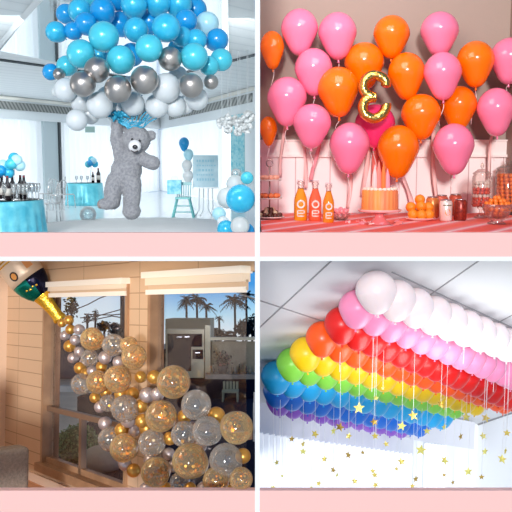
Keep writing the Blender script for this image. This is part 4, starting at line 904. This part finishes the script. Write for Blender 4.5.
# utility pole with wires, far beyond the hedge
dk = mat('silhouette_bark', (22, 26, 42), 0.95, spec=0.03); leafd = mat('dark_leaf', (20, 34, 46), 0.95, spec=0.03)  # near-black colours put the backlit silhouette of pole and trees into the material
def thin(px, y0, y1, d, r): return [P3(px, y0, d), P3(px, y1, d)]
pz = P3(122.5, 346, 24); tp_ = thing('utility_pole', 'thick dark utility pole rising behind the hedge beside the pier', 'pole', M3 @ Matrix.Translation(pz))
g = P3(122.5, 266, 24) - pz
MB().tube([(0, 0, -0.5), g], [0.075, 0.07], 8).build('pole', dk, tp_, True)
MB().box(g * 0.78 + Vector((0, 0, 0)), (0.9, 0.05, 0.05)).build('crossarm', dk, tp_)
for i, pts in enumerate((((72, 311), (88, 304.5), (100, 298), (124, 290)), ((80, 318), (98, 316), (110, 312.5), (123, 309)), ((82, 322.5), (100, 318.5), (112, 316), (123, 318)), ((84, 314), (100, 315), (112, 315), (123, 314)))):
    o = MB().tube([P3(x, y, 24.0) for x, y in pts], 0.018, 5).build('overhead_wire', dk, F=M3); tag(o, 'dark overhead wire before the pale sky, %s counting down the utility pole' % ORD[i], 'wire', 'overhead wires')
def tree(px, base, top, rpx, d, label, name='garden_tree', n=500, trunk=0.03, sq=1.0):
    b0 = P3(px, base, d); k = d / FPX; H = (base - top) * k; r = rpx * k
    t = thing(name, label, 'tree', M3 @ Matrix.Translation(b0), 'dark trees beyond the windows')
    MB().tube([(0, 0, -0.3), (0.03 * r, 0, H * 0.4), (0, 0, H - r * 0.8)], [trunk * 2, trunk * 1.4, trunk], 7).build('trunk', dk, t, True)
    m_ = MB(); random.seed(int(px * 7 + base))
    for i in range(n):
        v = Vector((random.gauss(0, 1), random.gauss(0, 1), random.gauss(0, 1))).normalized() * random.random() ** 0.4
        lump = 0.8 + 0.25 * math.sin(v.x * 7 + px) * math.cos(v.z * 6)
        p = Vector((v.x * r * lump, v.y * r * lump, H - r * sq + v.z * r * sq * lump)); a = Vector((random.gauss(0, 1), random.gauss(0, 1), random.gauss(0, 1))).normalized() * r * 0.2; c_ = Vector((random.gauss(0, 1), random.gauss(0, 1), random.gauss(0, 1))).cross(a).normalized() * r * 0.12
        m_._add([p - a, p + c_, p + a, p - c_], [(0, 1, 2, 3)])
    stuff(m_.build('foliage', leafd, t))
def palm(px, base, top, rpx, d, label, n=26):
    b0 = P3(px, base, d); k = d / FPX; H = (base - top) * k; r = rpx * k
    t = thing('palm_tree', label, 'palm tree', M3 @ Matrix.Translation(b0), 'palms beyond the windows')
    MB().tube([(0, 0, -0.3), (0.02 * H, 0, H * 0.5), (0, 0, H)], [1.5 * k, 1.15 * k, 1.1 * k], 8).build('trunk', dk, t, True)
    random.seed(int(px * 3)); 
    for i in range(n):
        q = i * 2.4; el = random.uniform(-0.5, 1.1); u = Vector((math.cos(q) * math.cos(el), math.sin(q) * math.cos(el), math.sin(el))); L_ = r * random.uniform(0.8, 1.1); f = MB(); side = u.cross(Vector((0, 0, 1))).normalized()
        prev = None
        for j in range(9):
            s_ = j / 8; c_ = Vector((0, 0, H)) + u * (L_ * s_) + Vector((0, 0, -0.45 * L_ * s_ * s_))
            if prev is not None:
                f.tube([prev, c_], 0.12 * k, 4, cap=False)
                for sd in (-1, 1): f._add([prev, c_, c_ + side * sd * L_ * 0.24 * math.sin(math.pi * min(1, s_ * 0.9 + 0.1)) + Vector((0, 0, -0.12 * L_))], [(0, 1, 2)])
            prev = c_
        f.build('frond', leafd, t)
tree(71, 346, 293, 9, 26, 'tall loose dark tree at the reveal of the window by the bottle', n=260, sq=1.6); tree(87, 346, 312, 5, 25, 'small dark tree behind the upper end of the balloon garland', n=160, sq=1.3); tree(95, 346, 308, 4.5, 26, 'narrow dark tree below the middle of the overhead wires', n=160, sq=1.8)
tree(104, 348, 320, 9, 25, 'low dark tree spreading over the hedge under the wires', n=260, sq=0.7); tree(115, 346, 321, 9, 22, 'dark bushy tree against the utility pole', n=300)
# beyond the window by the dividing wall: palms, trees, bar
palm(186, 352, 300, 11, 34, 'tall palm nearest the brown reveal'); palm(196.5, 352, 298, 13, 32, 'tall palm with wide crown, second from the brown reveal'); palm(206, 352, 306, 11, 36, 'shorter palm just left of the cream post', 22); palm(219, 346, 318, 5.5, 40, 'very small far palm standing clear against the sky', 18)
palm(234.5, 350, 299, 15, 30, 'thick palm with the widest crown, before the bright blue sky'); palm(246, 350, 296, 12, 33, 'palm closest to the dividing wall')
tree(218, 352, 326, 9, 27, 'dark rounded tree right of the cream post', n=300); tree(230, 352, 329, 9, 26, 'dark low tree under the thick palm', n=300); tree(243, 352, 318, 10, 27, 'dark tall tree beside the thick palm', n=340, sq=1.2); tree(252, 350, 313, 9, 29, 'dark tree at the dividing wall end', n=300, sq=1.4)
beige = mat('beige_render', (206, 186, 148), 0.8)
o = gbox(165, 210, 368, 319, 2.0, 'neighbour_house', beige, 'low beige house behind the cream cabinet, below the palms', 'house')
# outdoor bar
creamp = mat('cream_frame', (226, 216, 188), 0.6); navy2 = mat('navy_front', (16, 22, 48), 0.9, spec=0.05)
BA = G3(163, 400, zG); BBp = G3(262, 400, zG); dd = (M3 @ BA - CAM).dot(AF); k = dd / FPX
ub = (BBp - BA); ub.z = 0; Lb = ub.length; ub.normalize(); vb = Vector((-ub.y, ub.x, 0))
if (M3.to_3x3() @ vb).dot(AF) < 0: vb = -vb
BM3 = M3 @ Matrix.Translation(BA) @ Matrix((ub, vb, Vector((0, 0, 1)))).transposed().to_4x4()
zr = lambda row: (400 - row) * k      # height over the patio of a row
xr = lambda px: (px - 163) / 99 * Lb
bar = thing('outdoor_bar', 'dark navy outdoor bar with cream posts and stone back beyond the window', 'bar', BM3)
MB().b2((0, 0, 0), (Lb * 0.94, 0.5, zr(379))).build('front_panel', navy2, bar); MB().b2((xr(205), -0.06, zr(379)), (Lb * 0.94, 0.55, zr(374.5))).build('countertop', mat('stone_top', (126, 124, 122), 0.4), bar)
MB().b2((xr(205), 0.5, zr(378)), (Lb * 0.94, 0.56, zr(343))).build('back_panel', mat('stone_back', (168, 158, 136), 0.8, noise=((140, 132, 114), 4)), bar)
MB().b2((xr(205), 0.35, zr(341.5)), (Lb * 0.94, 0.6, zr(338.5))).build('shelf', creamp, bar)
MB().b2((xr(203.5), 0.3, zr(379)), (xr(209), 0.5, zr(326))).build('post', creamp, bar)
ov = thing('oven_cabinet', 'cream tall oven cabinet with dark doors at the end of the bar', 'cabinet', BM3 @ Matrix.Translation((xr(164), 0.1, zr(379))))
x0_, x1_ = 0.0, xr(203) - xr(164)
zq = lambda row: zr(row) - zr(379)
MB().b2((x0_, 0.1, 0), (x1_, 0.5, zq(330))).build('carcass', creamp, ov)
for a, b_, nm in (((171, 347.5), (201, 334.5), 'oven_door'), ((166, 372), (190, 334.5), 'dark_door'), ((191.5, 360), (202, 350.5), 'drawer')):
    o = MB().b2((xr(a[0]) - xr(164), 0.06, zq(a[1])), (xr(b_[0]) - xr(164), 0.1, zq(b_[1]))).build(nm, navy2, ov)
    MB().box(((xr(a[0]) + xr(b_[0])) / 2 - xr(164), 0.04, zq(b_[1] + 3)), (xr(5) - xr(0), 0.02, 0.02)).build('handle', mat('bar_handle', (150, 150, 156), 0.3, 0.8), o)
for i, (px, h, col, lb) in enumerate(((213, 8, (38, 40, 48), 'dark short bottle nearest the cream post'), (231.5, 10, (70, 64, 54), 'brown bottle right of the flower pot'), (235, 7, (170, 160, 150), 'pale jar between two bottles'), (239, 11, (40, 48, 46), 'tall dark green bottle at the middle of the counter'), (246, 9, (58, 60, 72), 'grey bottle toward the dividing wall'), (250, 7, (150, 140, 124), 'pale short bottle nearest the dividing wall'))):
    t = thing('bar_bottle', '%s on the outdoor bar counter' % lb, 'bottle', BM3 @ Matrix.Translation((xr(px), 0.12, zr(374.5))), 'bottles on the outdoor bar')
    MB().lathe([(0.001, 0), (1.1 * k, 0), (1.1 * k, 0.6 * h * k), (0.4 * k, 0.75 * h * k), (0.4 * k, h * k), (0.001, h * k)], None, 10).build('bottle_body', mat('bb_%d' % i, col, 0.2), t, True)
    MB().lathe([(0.45 * k, 0.92 * h * k), (0.45 * k, 1.02 * h * k), (0.001, 1.02 * h * k)], None, 8).build('cap', mat('bb_cap', (180, 170, 150), 0.4), t, True)
t = thing('flower_pot', 'dark pot with a leafy rosy plant on the outdoor bar', 'potted plant', BM3 @ Matrix.Translation((xr(222), 0.15, zr(374.5))))
MB().lathe([(0.001, 0), (4 * k, 0), (5.2 * k, 8 * k), (4.6 * k, 8 * k), (0.001, 7 * k)], None, 14).build('pot', mat('pot_dark', (52, 50, 56), 0.6), t, True)
f = MB(); random.seed(9); f2 = MB()
for i in range(170):
    v = Vector((random.gauss(0, 4), random.gauss(0, 3), random.gauss(0, 3))) * k + Vector((0, 0, 14 * k)); a = Vector((random.gauss(0, 1), random.gauss(0, 1), random.gauss(0, 1))).normalized() * 2 * k; c_ = a.cross(Vector((random.random(), random.random(), 1))).normalized() * 1.1 * k
    (f2 if i % 5 == 0 else f)._add([v - a, v + c_, v + a, v - c_], [(0, 1, 2, 3)])
stuff(f.build('leaves', leafd, t)); stuff(f2.build('blossoms', mat('rosy_bloom', (170, 116, 110), 0.7), t))
bs = thing('bar_stool', 'pale slatted stool standing before the dark bar front', 'stool', BM3 @ Matrix.Translation((xr(231), -0.35, 0.0)))
sw = mat('stool_pale', (176, 178, 152), 0.6); w_ = (xr(239) - xr(223)) / 2
MB().box((0, 0, zr(389)), (2 * w_, 0.34, 0.03)).build('seat', sw, bs)
for i in range(5): MB().box(((-0.8 + 0.4 * i) * w_, 0.16, zr(384.5)), (0.28 * w_, 0.02, zr(381) - zr(389))).build('back_slat', sw, bs)
for sx_ in (-1, 1):
    for sy_ in (-1, 1): MB().tube([(sx_ * w_ * 0.9, sy_ * 0.14, 0), (sx_ * w_ * 0.85, sy_ * 0.13, zr(389))], 0.015, 6).build('leg', sw, bs)
# ---- champagne bottle balloon
bd = (W3(40, 292) - CAM).dot(AF) - 0.22; k = bd / FPX
q0 = P(9, 254.5, bd); q1 = P(60.5, 319.5, bd); axd = (q1 - q0).normalized(); LB = (q1 - q0).length
zax = -axd; yv = AF - axd * AF.dot(axd); yv.normalize(); xv = yv.cross(zax)
MBt = Matrix.Translation(q0) @ Matrix((xv, yv, zax)).transposed().to_4x4()
bot = thing('bottle_balloon', 'foil balloon shaped like a champagne bottle above the balloon garland', 'balloon', MBt)
lab_m = mat('foil_label', (226, 202, 176), 0.35, 0.2); tealf = mat('foil_teal', (12, 132, 116), 0.15, 0.75); navf = mat('foil_navy', (22, 26, 52), 0.15, 0.75); goldf = mat('foil_gold', (240, 188, 60), 0.25, 0.75, bump=(40, 0.3))
u = LB / 83.0
def seg(prof, name, mats, split=None, par=bot):
    m_ = MB(); n = 32; m_.lathe([(r * u, -z * u) for r, z in prof], Matrix.Diagonal((1, 0.62, 1, 1)), n)
    if split is not None:
        for i, fc_ in enumerate(m_.f):
            if len(fc_) == 4:
                x = sum(m_.v[j][0] for j in fc_) / 4; m_.m[i] = 1 if x > split * u else 0
    return m_.build(name, mats, par, True)
sgn = 1 if xv.x > 0 else -1
seg([(0.01, -6), (14, -4), (18.5, 2), (19.4, 12), (19.4, 25), (18.8, 31.5)], 'label', [lab_m, lab_m]); seg([(18.8, 31.5), (18.3, 35), (16.8, 41), (13.2, 48), (10, 52.5)], 'shoulder', [tealf, navf] if sgn > 0 else [navf, tealf], split=1.5 * sgn)
seg([(10.2, 50.5), (9.2, 53), (7.4, 60), (6.2, 70), (6.0, 78), (6.9, 80.5), (7.2, 83), (5.4, 84), (0.01, 84)], 'neck_foil', goldf)
for zz in (7.0, 3.5): seg([(19.2, zz), (19.7, zz + 0.7), (19.4, zz + 1.4)], 'gold_band', goldf)
def onbot(x, z, lift=0.4):  # a point on the front of the bottle's flank
    r = 19.4; a = max(-1, min(1, x / r)); return Vector((x * u, -(r * 0.62 * math.sqrt(1 - a * a) + lift) * u, -z * u))
m_ = MB(); m_.poly([onbot(-7 * sgn + 4.2 * math.cos(q), 22.5 + 5 * math.sin(q)) for q in [2 * math.pi * j / 24 for j in range(24)]]); em_ = m_.build('emblem', mat('emblem_dark', (44, 30, 26), 0.4), bot)
m_ = MB(); m_.poly([onbot(-7 * sgn + 2.7 * math.cos(q), 22.5 + 3.4 * math.sin(q), 0.7) for q in [2 * math.pi * j / 24 for j in range(24)]]); m_.build('emblem_face', mat('emblem_orange', (222, 150, 70), 0.4), em_)
m_ = MB(); m_.poly([onbot(x * sgn, z, 0.5) for x, z in ((8, 15), (14.5, 15), (14.5, 24), (8, 24))]); m_.build('label_patch', mat('patch_orange', (226, 156, 96), 0.4), bot)
m_ = MB(); random.seed(3)
for j in range(4): m_ = MB(); m_.ell(onbot((-10 + 6 * j) * sgn * 0.6, 41 + 1.2 * (j % 2), -2.2), (1.6 * u, 0.8 * u, 1.2 * u), None, 8, 5); m_.build('foil_spark', goldf, bot, True)
# ---- balloon garland
sg_ = mat('chrome_gold', (228, 172, 86), 0.34, 0.7); ss_ = mat('chrome_lilac', (212, 198, 198), 0.34, 0.65)
cla = clear('clear_film', (240, 238, 236), 0.16, 0.10, (255, 244, 230)); clg = clear('amber_film', (255, 230, 178), 0.16, 0.14, (255, 226, 170))
flake = mat('gold_flake', (234, 162, 48), 0.3, 0.85); flk = mat('pale_flake', (255, 232, 180), 0.4, 0.5)
def conf(seed, n, bias):
    random.seed(seed); m_ = MB()
    for i in range(n):
        v = Vector((random.gauss(0, 1), random.gauss(0, 1), random.gauss(0, 1) - bias)).normalized(); p = v * random.uniform(0.84, 0.95); a = v.cross(Vector((random.random(), random.random(), random.random()))).normalized(); b_ = v.cross(a) + v * random.uniform(-0.5, 0.5); s_ = random.uniform(0.07, 0.13)
        m_.k = 0 if random.random() < 0.7 else 1
        m_._add([p + a * s_ * math.cos(q) + b_ * s_ * math.sin(q) for q in [math.pi * j / 3 for j in range(6)]], [tuple(range(6))])
    return m_.mesh('confetti', [flake, flk], False)
CF = [conf(31, 120, 0.3), conf(32, 90, 0.6), conf(33, 140, 0.1)]; CFS = [conf(41, 26, 0.2)]
GB = [(62, 323, 4.6, 'g'), (69, 320, 5, 'g'), (70.5, 329.5, 5.2, 'g'), (69.5, 346, 6.2, 'g'), (80, 368, 6.2, 'g'), (101.5, 367, 5.7, 'g'), (65, 335.5, 5.2, 's'), (79, 329.5, 5.5, 's'), (75, 340, 5.5, 's'), (73, 358, 5.6, 's'), (79, 351.5, 5.2, 's'), (105, 357.5, 7, 's'), (92.5, 371, 5.6, 's'), (84, 363, 5, 's'), (86, 374, 5.5, 'g'),
      (92, 339, 12, 'f'), (89.5, 358, 9, 'c'), (113.5, 345, 11.6, 'c'), (129, 345, 9, 'f'), (134, 357, 13.2, 'f'), (117.5, 379, 14.2, 'f'), (140.5, 377, 6.2, 'g'), (118.5, 362, 6.2, 's'), (98, 382, 12, 'f'), (82, 384, 11.2, 'c'), (95, 397.5, 5.7, 'g'), (108, 403, 9, 'c'), (100, 407, 6.2, 's'), (125, 408.5, 14.2, 'c'), (132.5, 394, 7, 'g'), (141, 406, 7, 'g'), (105, 423.5, 7, 's'), (110, 439, 12.5, 'c'), (121.5, 430, 7.2, 'g'),
      (124, 448, 14.6, 'f'), (134.5, 431, 6.2, 's'), (133.5, 470.5, 7.2, 'g'), (142, 421, 7.2, 'g'), (173.5, 382, 17.2, 'f'), (154, 377, 7.2, 'g'), (157.5, 394, 7, 's'), (161, 416, 16.4, 'f'), (196, 405, 15.6, 'c'), (184.5, 416.5, 7.4, 'g'), (216.5, 415.5, 9, 'g'), (236.5, 427.5, 17, 'f'), (207, 431, 15.2, 'c'), (184, 434, 13.5, 'c'), (152, 443, 14.2, 'c'), (170, 438.5, 6.8, 'g'), (169, 454, 6.4, 's'), (156, 472, 15.4, 'f'), (190, 461, 18.2, 'f'), (226, 460, 17.2, 'c'), (216, 480, 13.5, 'f'), (243, 456, 8, 'g'), (241, 479, 12, 'f'), (180, 482, 10.5, 'c'),
      (174, 466, 6.4, 's'), (205, 489, 8, 's'), (146, 489, 7, 's'), (147, 395, 8, 's'), (228, 490, 6, 'g'), (166, 489, 7, 'g'), (200, 446, 7, 's'), (128, 420, 8, 's'), (150, 460, 7, 's'), (121, 394, 7, 'g'), (106, 392, 6.5, 'g'), (147, 428, 8, 'g'), (125, 464, 7, 's'), (190, 489, 7, 'g')]
MATG = {'g': sg_, 's': ss_, 'c': cla, 'f': clg}; cnt = {}
NMG = {'g': 'small gold chrome balloon', 's': 'small silvery chrome balloon', 'c': 'clear balloon without confetti', 'f': 'clear balloon with gold confetti'}
random.seed(17)
for i, (x, y, r, ty) in enumerate(sorted(GB, key=lambda g: (g[0] + g[1] * 1.0))):
    off = -{'g': 0.10, 's': 0.09, 'c': 0.15, 'f': 0.2}[ty] - random.uniform(0, 0.05) - (0.05 if r > 13 else 0)
    w = W3(x, y, off); dd = (w - CAM).dot(AF); rr = r / FPX * dd
    dn = Vector((random.uniform(-1, 1), random.uniform(0.2, 1.0), random.uniform(-1, 0.3)))
    o = balloon('round', MATG[ty], w, rr * 0.98, None, dn); cnt[ty] = cnt.get(ty, 0) + 1
    tag(o, '%s, %s of its kind down the garland from the bottle' % (NMG[ty], ORD[cnt[ty] - 1]), 'balloon', 'balloons of the garland pouring from the bottle')
    if ty == 'f' or (ty == 'c' and i % 2):
        cme = CF[i % 3] if ty == 'f' else CFS[0]; q = bpy.data.objects.new('confetti', cme); COL.objects.link(q); q.parent = o; q['kind'] = 'stuff'
# ================================================================ the white room with the rainbow ceiling
V1 = (AX * ((-30 - 256) / FPX) + AF - AU * ((598 - 256) / FPX)).normalized(); V2 = (AX * ((948 - 256) / FPX) + AF - AU * ((530 - 256) / FPX)).normalized()
NC = V2.cross(V1).normalized()
if NC.z < 0: NC = -NC
d0 = 5.2; r0 = 20 / FPX * d0
B0 = P(376, 290, d0); PC = B0 + NC * (r0 * 1.0)          # ceiling point over the first balloon
def C4(px, py, h=0.0): return onp(px, py, PC - NC * h, NC)
cw = mat('ceiling_tile', (218, 219, 221), 0.8, bump=(90, 0.05)); ww = mat('white_room_wall', (240, 243, 246), 0.7)
CN = C4(478, 424)                                        # where the two walls meet the ceiling
a_ = CN - V2 * 0
def on_line(p, d, x): return p + d * ((x - p.x) / d.x)
VF = (C4(478, 424) - C4(250, 404)).normalized(); far_l = on_line(CN, VF, PW); 
near_r = CN - V1 * 3.2
def hgt(p): return p.dot(NC)
pts = [C4(256.5, 258.2), C4(640, 258.2), near_r, CN, far_l]
pts[0].x = PW
pts[0] = pts[0] - NC * ((pts[0] - PC).dot(NC)); 
struct(MB().prism(pts, NC * 0.06).build('ceiling_raked', cw))
seam = mat('ceiling_seam', (150, 150, 152), 0.6)
for (p, q) in (((256, 331), (334, 258.5)), ((240, 294), (330, 323.5)), ((392, 272), (520, 331)), ((482, 258.5), (424, 299)), ((484, 330), (520, 311)), ((330, 258.5), (345, 244))):
    if q[1] < 250: continue
    struct(MB().tube([C4(*p, 0.002), C4(*q, 0.002)], 0.006, 6).build('trim_ceiling_seam', seam))
zl = -0.6
def vwall(name, p, q, back, m):
    a = Vector((p.x, p.y, zl)); b = Vector((q.x, q.y, zl)); return struct(MB().prism([a, b, q, p], back).build(name, m))
d2h = Vector((VF.x, VF.y, 0)).normalized(); d1h = Vector((V1.x, V1.y, 0)).normalized()
n2 = Vector((-d2h.y, d2h.x, 0)); n1 = Vector((d1h.y, -d1h.x, 0))
if n2.y < 0: n2 = -n2
if n1.x < 0: n1 = -n1
vwall('wall_white_far', far_l, CN, n2 * 0.1, ww); vwall('wall_white_right', near_r, CN, n1 * 0.1, ww)
struct(MB().tube([CN - V1 * 3.0 - NC * 0.01, CN - NC * 0.01], 0.012, 6).build('trim_corner_line', seam))
def far(px, py, off=0.0): return onp(px, py, CN - n2 * off, n2)
# bulkhead along the far wall and the bright blind below it
for nm, (x0, y0), (x1, y1), th, ht in (('trim_bulkhead_long', (257.6, 435.5), (413, 456), 0.1, 0.5), ('trim_bulkhead_short', (411, 439.5), (474, 449.5), 0.25, 0.4)):
    a = far(x0, y0, th); b = far(x1, y1, th); a.x = max(a.x, PW)
    struct(MB().prism([a, b, b + Vector((0, 0, ht)) , a + Vector((0, 0, ht + 0.0))], n2 * (th - 0.01)).build(nm, mat('bulkhead_grey', (222, 224, 230), 0.7)))
bl_m = mat('bright_blind', (252, 253, 255), 0.8, emit=((240, 248, 255), 0.35))  # daylight behind the blinds is put in as glow of their material
for i, (x0, x1, lb) in enumerate(((252, 412, 'long white window blind glowing with daylight under the bulkhead'), (424, 446, 'narrow white window blind glowing beside the room corner'))):
    vs = []; x0 = max(x0, 257.5); a = far(x0, 470, 0.12); b = far(x1, 470, 0.12); N = int((b - a).length / 0.09) + 2; za, zb_ = (far(x0, 444, 0.12).z, far(x1, 446.5, 0.12).z) if i else (far(x0, 434, 0.12).z, far(x1, 455.5, 0.12).z)
    wb_ = MB()
    for j in range(N):
        t0, t1 = j / N, (j + 0.92) / N; p = a.lerp(b, t0); q = a.lerp(b, t1); p.z = q.z = zl + 0.1; zt = za + (zb_ - za) * t0; wb_.prism([p, q, Vector((q.x, q.y, zt)), Vector((p.x, p.y, zt))], n2 * 0.01)
    tag(wb_.build('window_blind', bl_m), lb, 'blind')
struct(MB().prism([Vector((PW, 4.3, zl - 0.1)), Vector((3.6, 4.3, zl - 0.1)), Vector((CN.x + 0.4, CN.y + 0.5, zl - 0.1)), Vector((PW, 9.5, zl - 0.1))], (0, 0, 0.1)).build('floor_white_room', ww))
# rainbow rows
RB = [('white', (250, 230, 230), (376, 290), 20.5, (407, 302), 8, 0), ('soft pink', (255, 150, 190), (357, 308), 18.3, (387, 323), 8, 0.0), ('red', (226, 26, 22), (341, 324), 17.6, (366, 338), 11, 0.0), ('orange', (255, 92, 20), (322, 337.5), 17, (348, 347.5), 13, 0.0),
      ('yellow', (246, 206, 20), (306, 352), 16.6, (331, 359.5), 13, 0.0), ('green', (140, 220, 78), (292, 362.5), 16, (320, 369.5), 13, 0.0), ('light blue', (34, 174, 236), (276.5, 374.5), 16, (304, 381.5), 13, 0.0), ('dark blue', (24, 112, 212), (262, 385.5), 15.3, (289, 392.5), 13, 0.0), ('violet', (142, 84, 196), (248, 393), 14.3, (274, 398.5), 14, 0.0)]
RBO = {}
ENDX = {'white': 530, 'soft pink': 530, 'red': 522, 'orange': 505, 'yellow': 482, 'green': 458, 'light blue': 446, 'dark blue': 428, 'violet': 404}
for ri, (nm, col, st, rp, sec, n, ex_) in enumerate(RB):
    m = mat(nm.replace(' ', '_') + '_rainbow', col, 0.36, 0, 0.08, sss=0.15 if ri > 1 else 0.3)
    hh = r0; p0 = C4(*st, hh); p1 = C4(*sec, hh); stp = (p1 - p0).dot(V2)
    stp = max(0.17, min(0.26, stp)); dirv = (p1 - p0).normalized() * 0.5 + V2 * 0.5; dirv.normalize()
    dirv -= NC * dirv.dot(NC); dirv.normalize()
    rr = rp / FPX * (p0 - CAM).dot(AF); dpt = 0.035 * (1 if ri else 0)
    j = 0
    while j < 20:
        c = p0 + dirv * (stp * j); w = c - CAM; X = 256 + FPX * w.dot(AX) / w.dot(AF)
        if X > ENDX[nm]: break
        if c.x - rr * 0.9 > PW:
            c2 = PC + (c - PC) - NC * ((c - PC).dot(NC) + rr * 1.03)
            o = balloon('egg', m, c2, rr * random.uniform(0.96, 1.02), rr * 1.0, Vector((random.uniform(-0.1, 0.1), random.uniform(-0.1, 0.1), -1)))
            RBO.setdefault(nm, []).append((o, c2, rr))
        j += 1
    for j, (o, c2, rr) in enumerate(RBO[nm]):
        tag(o, '%s latex balloon under the ceiling, %s of its row from the dividing wall end' % (nm, ORD[j]), 'balloon', 'rainbow balloon rows on the ceiling')
# star garlands: (column, row of the star), row where the string meets the balloons, half size in pixels, depth
thr = mat('white_string', (250, 250, 250), 0.6); sgo = mat('star_gold', (234, 212, 100), 0.35, 0.25); slm = mat('star_lime', (232, 226, 120), 0.4, 0.2); sdk = mat('star_dark', (196, 164, 74), 0.35, 0.5)
ST = [(360, 408, 345, 6.5, 'l'), (341, 427, 348, 5.2, 'd'), (334, 431, 398, 4.5, 'l'), (315.5, 434, 386, 4.6, 'g'), (292, 439, 392, 3.6, 'd'), (303.5, 444, 390, 4, 'g'), (303.5, 451.5, 400, 4, 'l'), (349.5, 436, 388, 3.8, 'g'), (376, 436, 392, 4, 'g'), (349, 455, 400, 4.4, 'd'), (325, 459, 404, 4, 'g'), (277, 462.5, 396, 3.6, 'g'), (273.5, 488, 398, 3.6, 'l'),
      (334, 470, 404, 3.8, 'd'), (338, 475, 408, 3.2, 'l'), (356, 481, 404, 4, 'g'), (319.5, 483.5, 404, 3.6, 'g'), (376, 475, 410, 3.6, 'g'), (374, 471, 408, 3.2, 'g'), (377, 485, 410, 3.6, 'g'), (363.5, 452.5, 408, 2.6, 'd'), (282.5, 476, 400, 2.4, 'l'), (312, 488, 404, 3, 'l'),
      (403.5, 426, 352, 5.4, 'l'), (415, 415.5, 346, 5.6, 'g'), (375.5, 422, 350, 4.4, 'd'), (387, 444, 404, 3.4, 'g'), (403, 461.5, 398, 4.6, 'g'), (422.5, 450, 396, 6, 'l'), (428, 431, 390, 4, 'l'), (418, 479, 400, 4, 'd'), (398, 469, 404, 2.8, 'g'), (414.5, 486, 404, 3, 'g'),
      (442.5, 404.5, 350, 4, 'd'), (448, 460.5, 352, 5, 'l'), (467.5, 417, 382, 4.8, 'l'), (462.5, 436.5, 386, 4.2, 'd'), (487.5, 418, 372, 5, 'g'), (471.5, 471.5, 380, 5, 'l'), (485.5, 436, 376, 4.4, 'l'), (488, 451.5, 370, 4.4, 'l'), (485.5, 477, 372, 3.2, 'd'), (510, 433, 360, 4, 'g'), (509, 451, 366, 4, 'g'), (506.5, 459, 352, 5.5, 'l'), (445.5, 427, 392, 4, 'l'), (446.5, 475, 400, 2.6, 'd'), (455.5, 482.5, 404, 2.6, 'd'),
      (377.5, 398, 322, 3.2, 'l'), (384, 388, 340, 2.6, 'l'), (494, 392, 372, 0, 'l'), (280, 436, 388, 0, 'l'), (340, 372, 342, 0, 'l'), (464, 364, 342, 0, 'l'), (373, 392, 330, 0, 'l')]
def star_mesh(R_, m):
    b = MB(); n = 10; pts = [(math.sin(math.pi * i / 5) * (1 if i % 2 == 0 else 0.45), math.cos(math.pi * i / 5) * (1 if i % 2 == 0 else 0.45)) for i in range(10)]
    vs = [Vector((x, 0.0, z)) for x, z in pts] + [Vector((0, -0.2, 0)), Vector((0, 0.2, 0))]
    b._add(vs, [(10, (i + 1) % 10, i) for i in range(10)] + [(11, i, (i + 1) % 10) for i in range(10)]); return b.mesh('star', m, False)
SM = {'l': star_mesh(1, slm), 'g': star_mesh(1, sgo), 'd': star_mesh(1, sdk)}
random.seed(33)
ctr = 0; SL = []
for (x, y, ytop, s_, ty) in ST:
    top = C4(x, ytop, 0.16); dd = (top - CAM).dot(AF)
    # hang straight down from the ceiling between the balloons
    r = ray(x, y); up_ = top - NC * 0; 
    t = (top.y - CAM.y) / r.y; c = CAM + r * t
    c.x = top.x
    SL.append((x, y, s_, ty, top, c))
nm_ = {'l': 'pale lime', 'g': 'gold', 'd': 'dark gold'}; order = {}
for ty in 'lgd':
    for j, it in enumerate(sorted([q for q in SL if q[3] == ty and q[2] > 0], key=lambda q: q[0])): order[id(it)] = j
m0 = 0
for it in SL:
    x, y, s_, ty, top, c = it
    tt = top + Vector((0, 0, 0.16 / max(0.2, NC.z)))
    if s_ > 0:
        t = thing('star_garland', '%s star on a string below the rainbow, %s of that colour from the left' % (nm_[ty], ORD[order[id(it)]]), 'star garland', c, 'hanging stars')
        sc = s_ / FPX * (c - CAM).dot(AF)
        o = bpy.data.objects.new('star', SM[ty]); COL.objects.link(o); o.parent = t; o.scale = (sc, sc, sc); o.rotation_euler = (0, random.uniform(-0.4, 0.4), random.uniform(-0.9, 0.9))
        attach(MB().tube([c + Vector((0, 0, sc * 0.8)), tt], 0.0016, 4), 'string', thr, t)
    else:
        o = MB().tube([c, c.lerp(tt, 0.5) + Vector((0.004, 0, 0)), tt], 0.0026, 4).build('balloon_string', thr); tag(o, 'bare white string below the rainbow balloons, %s such string' % ORD[m0], 'string', 'bare strings below the rainbow'); m0 += 1
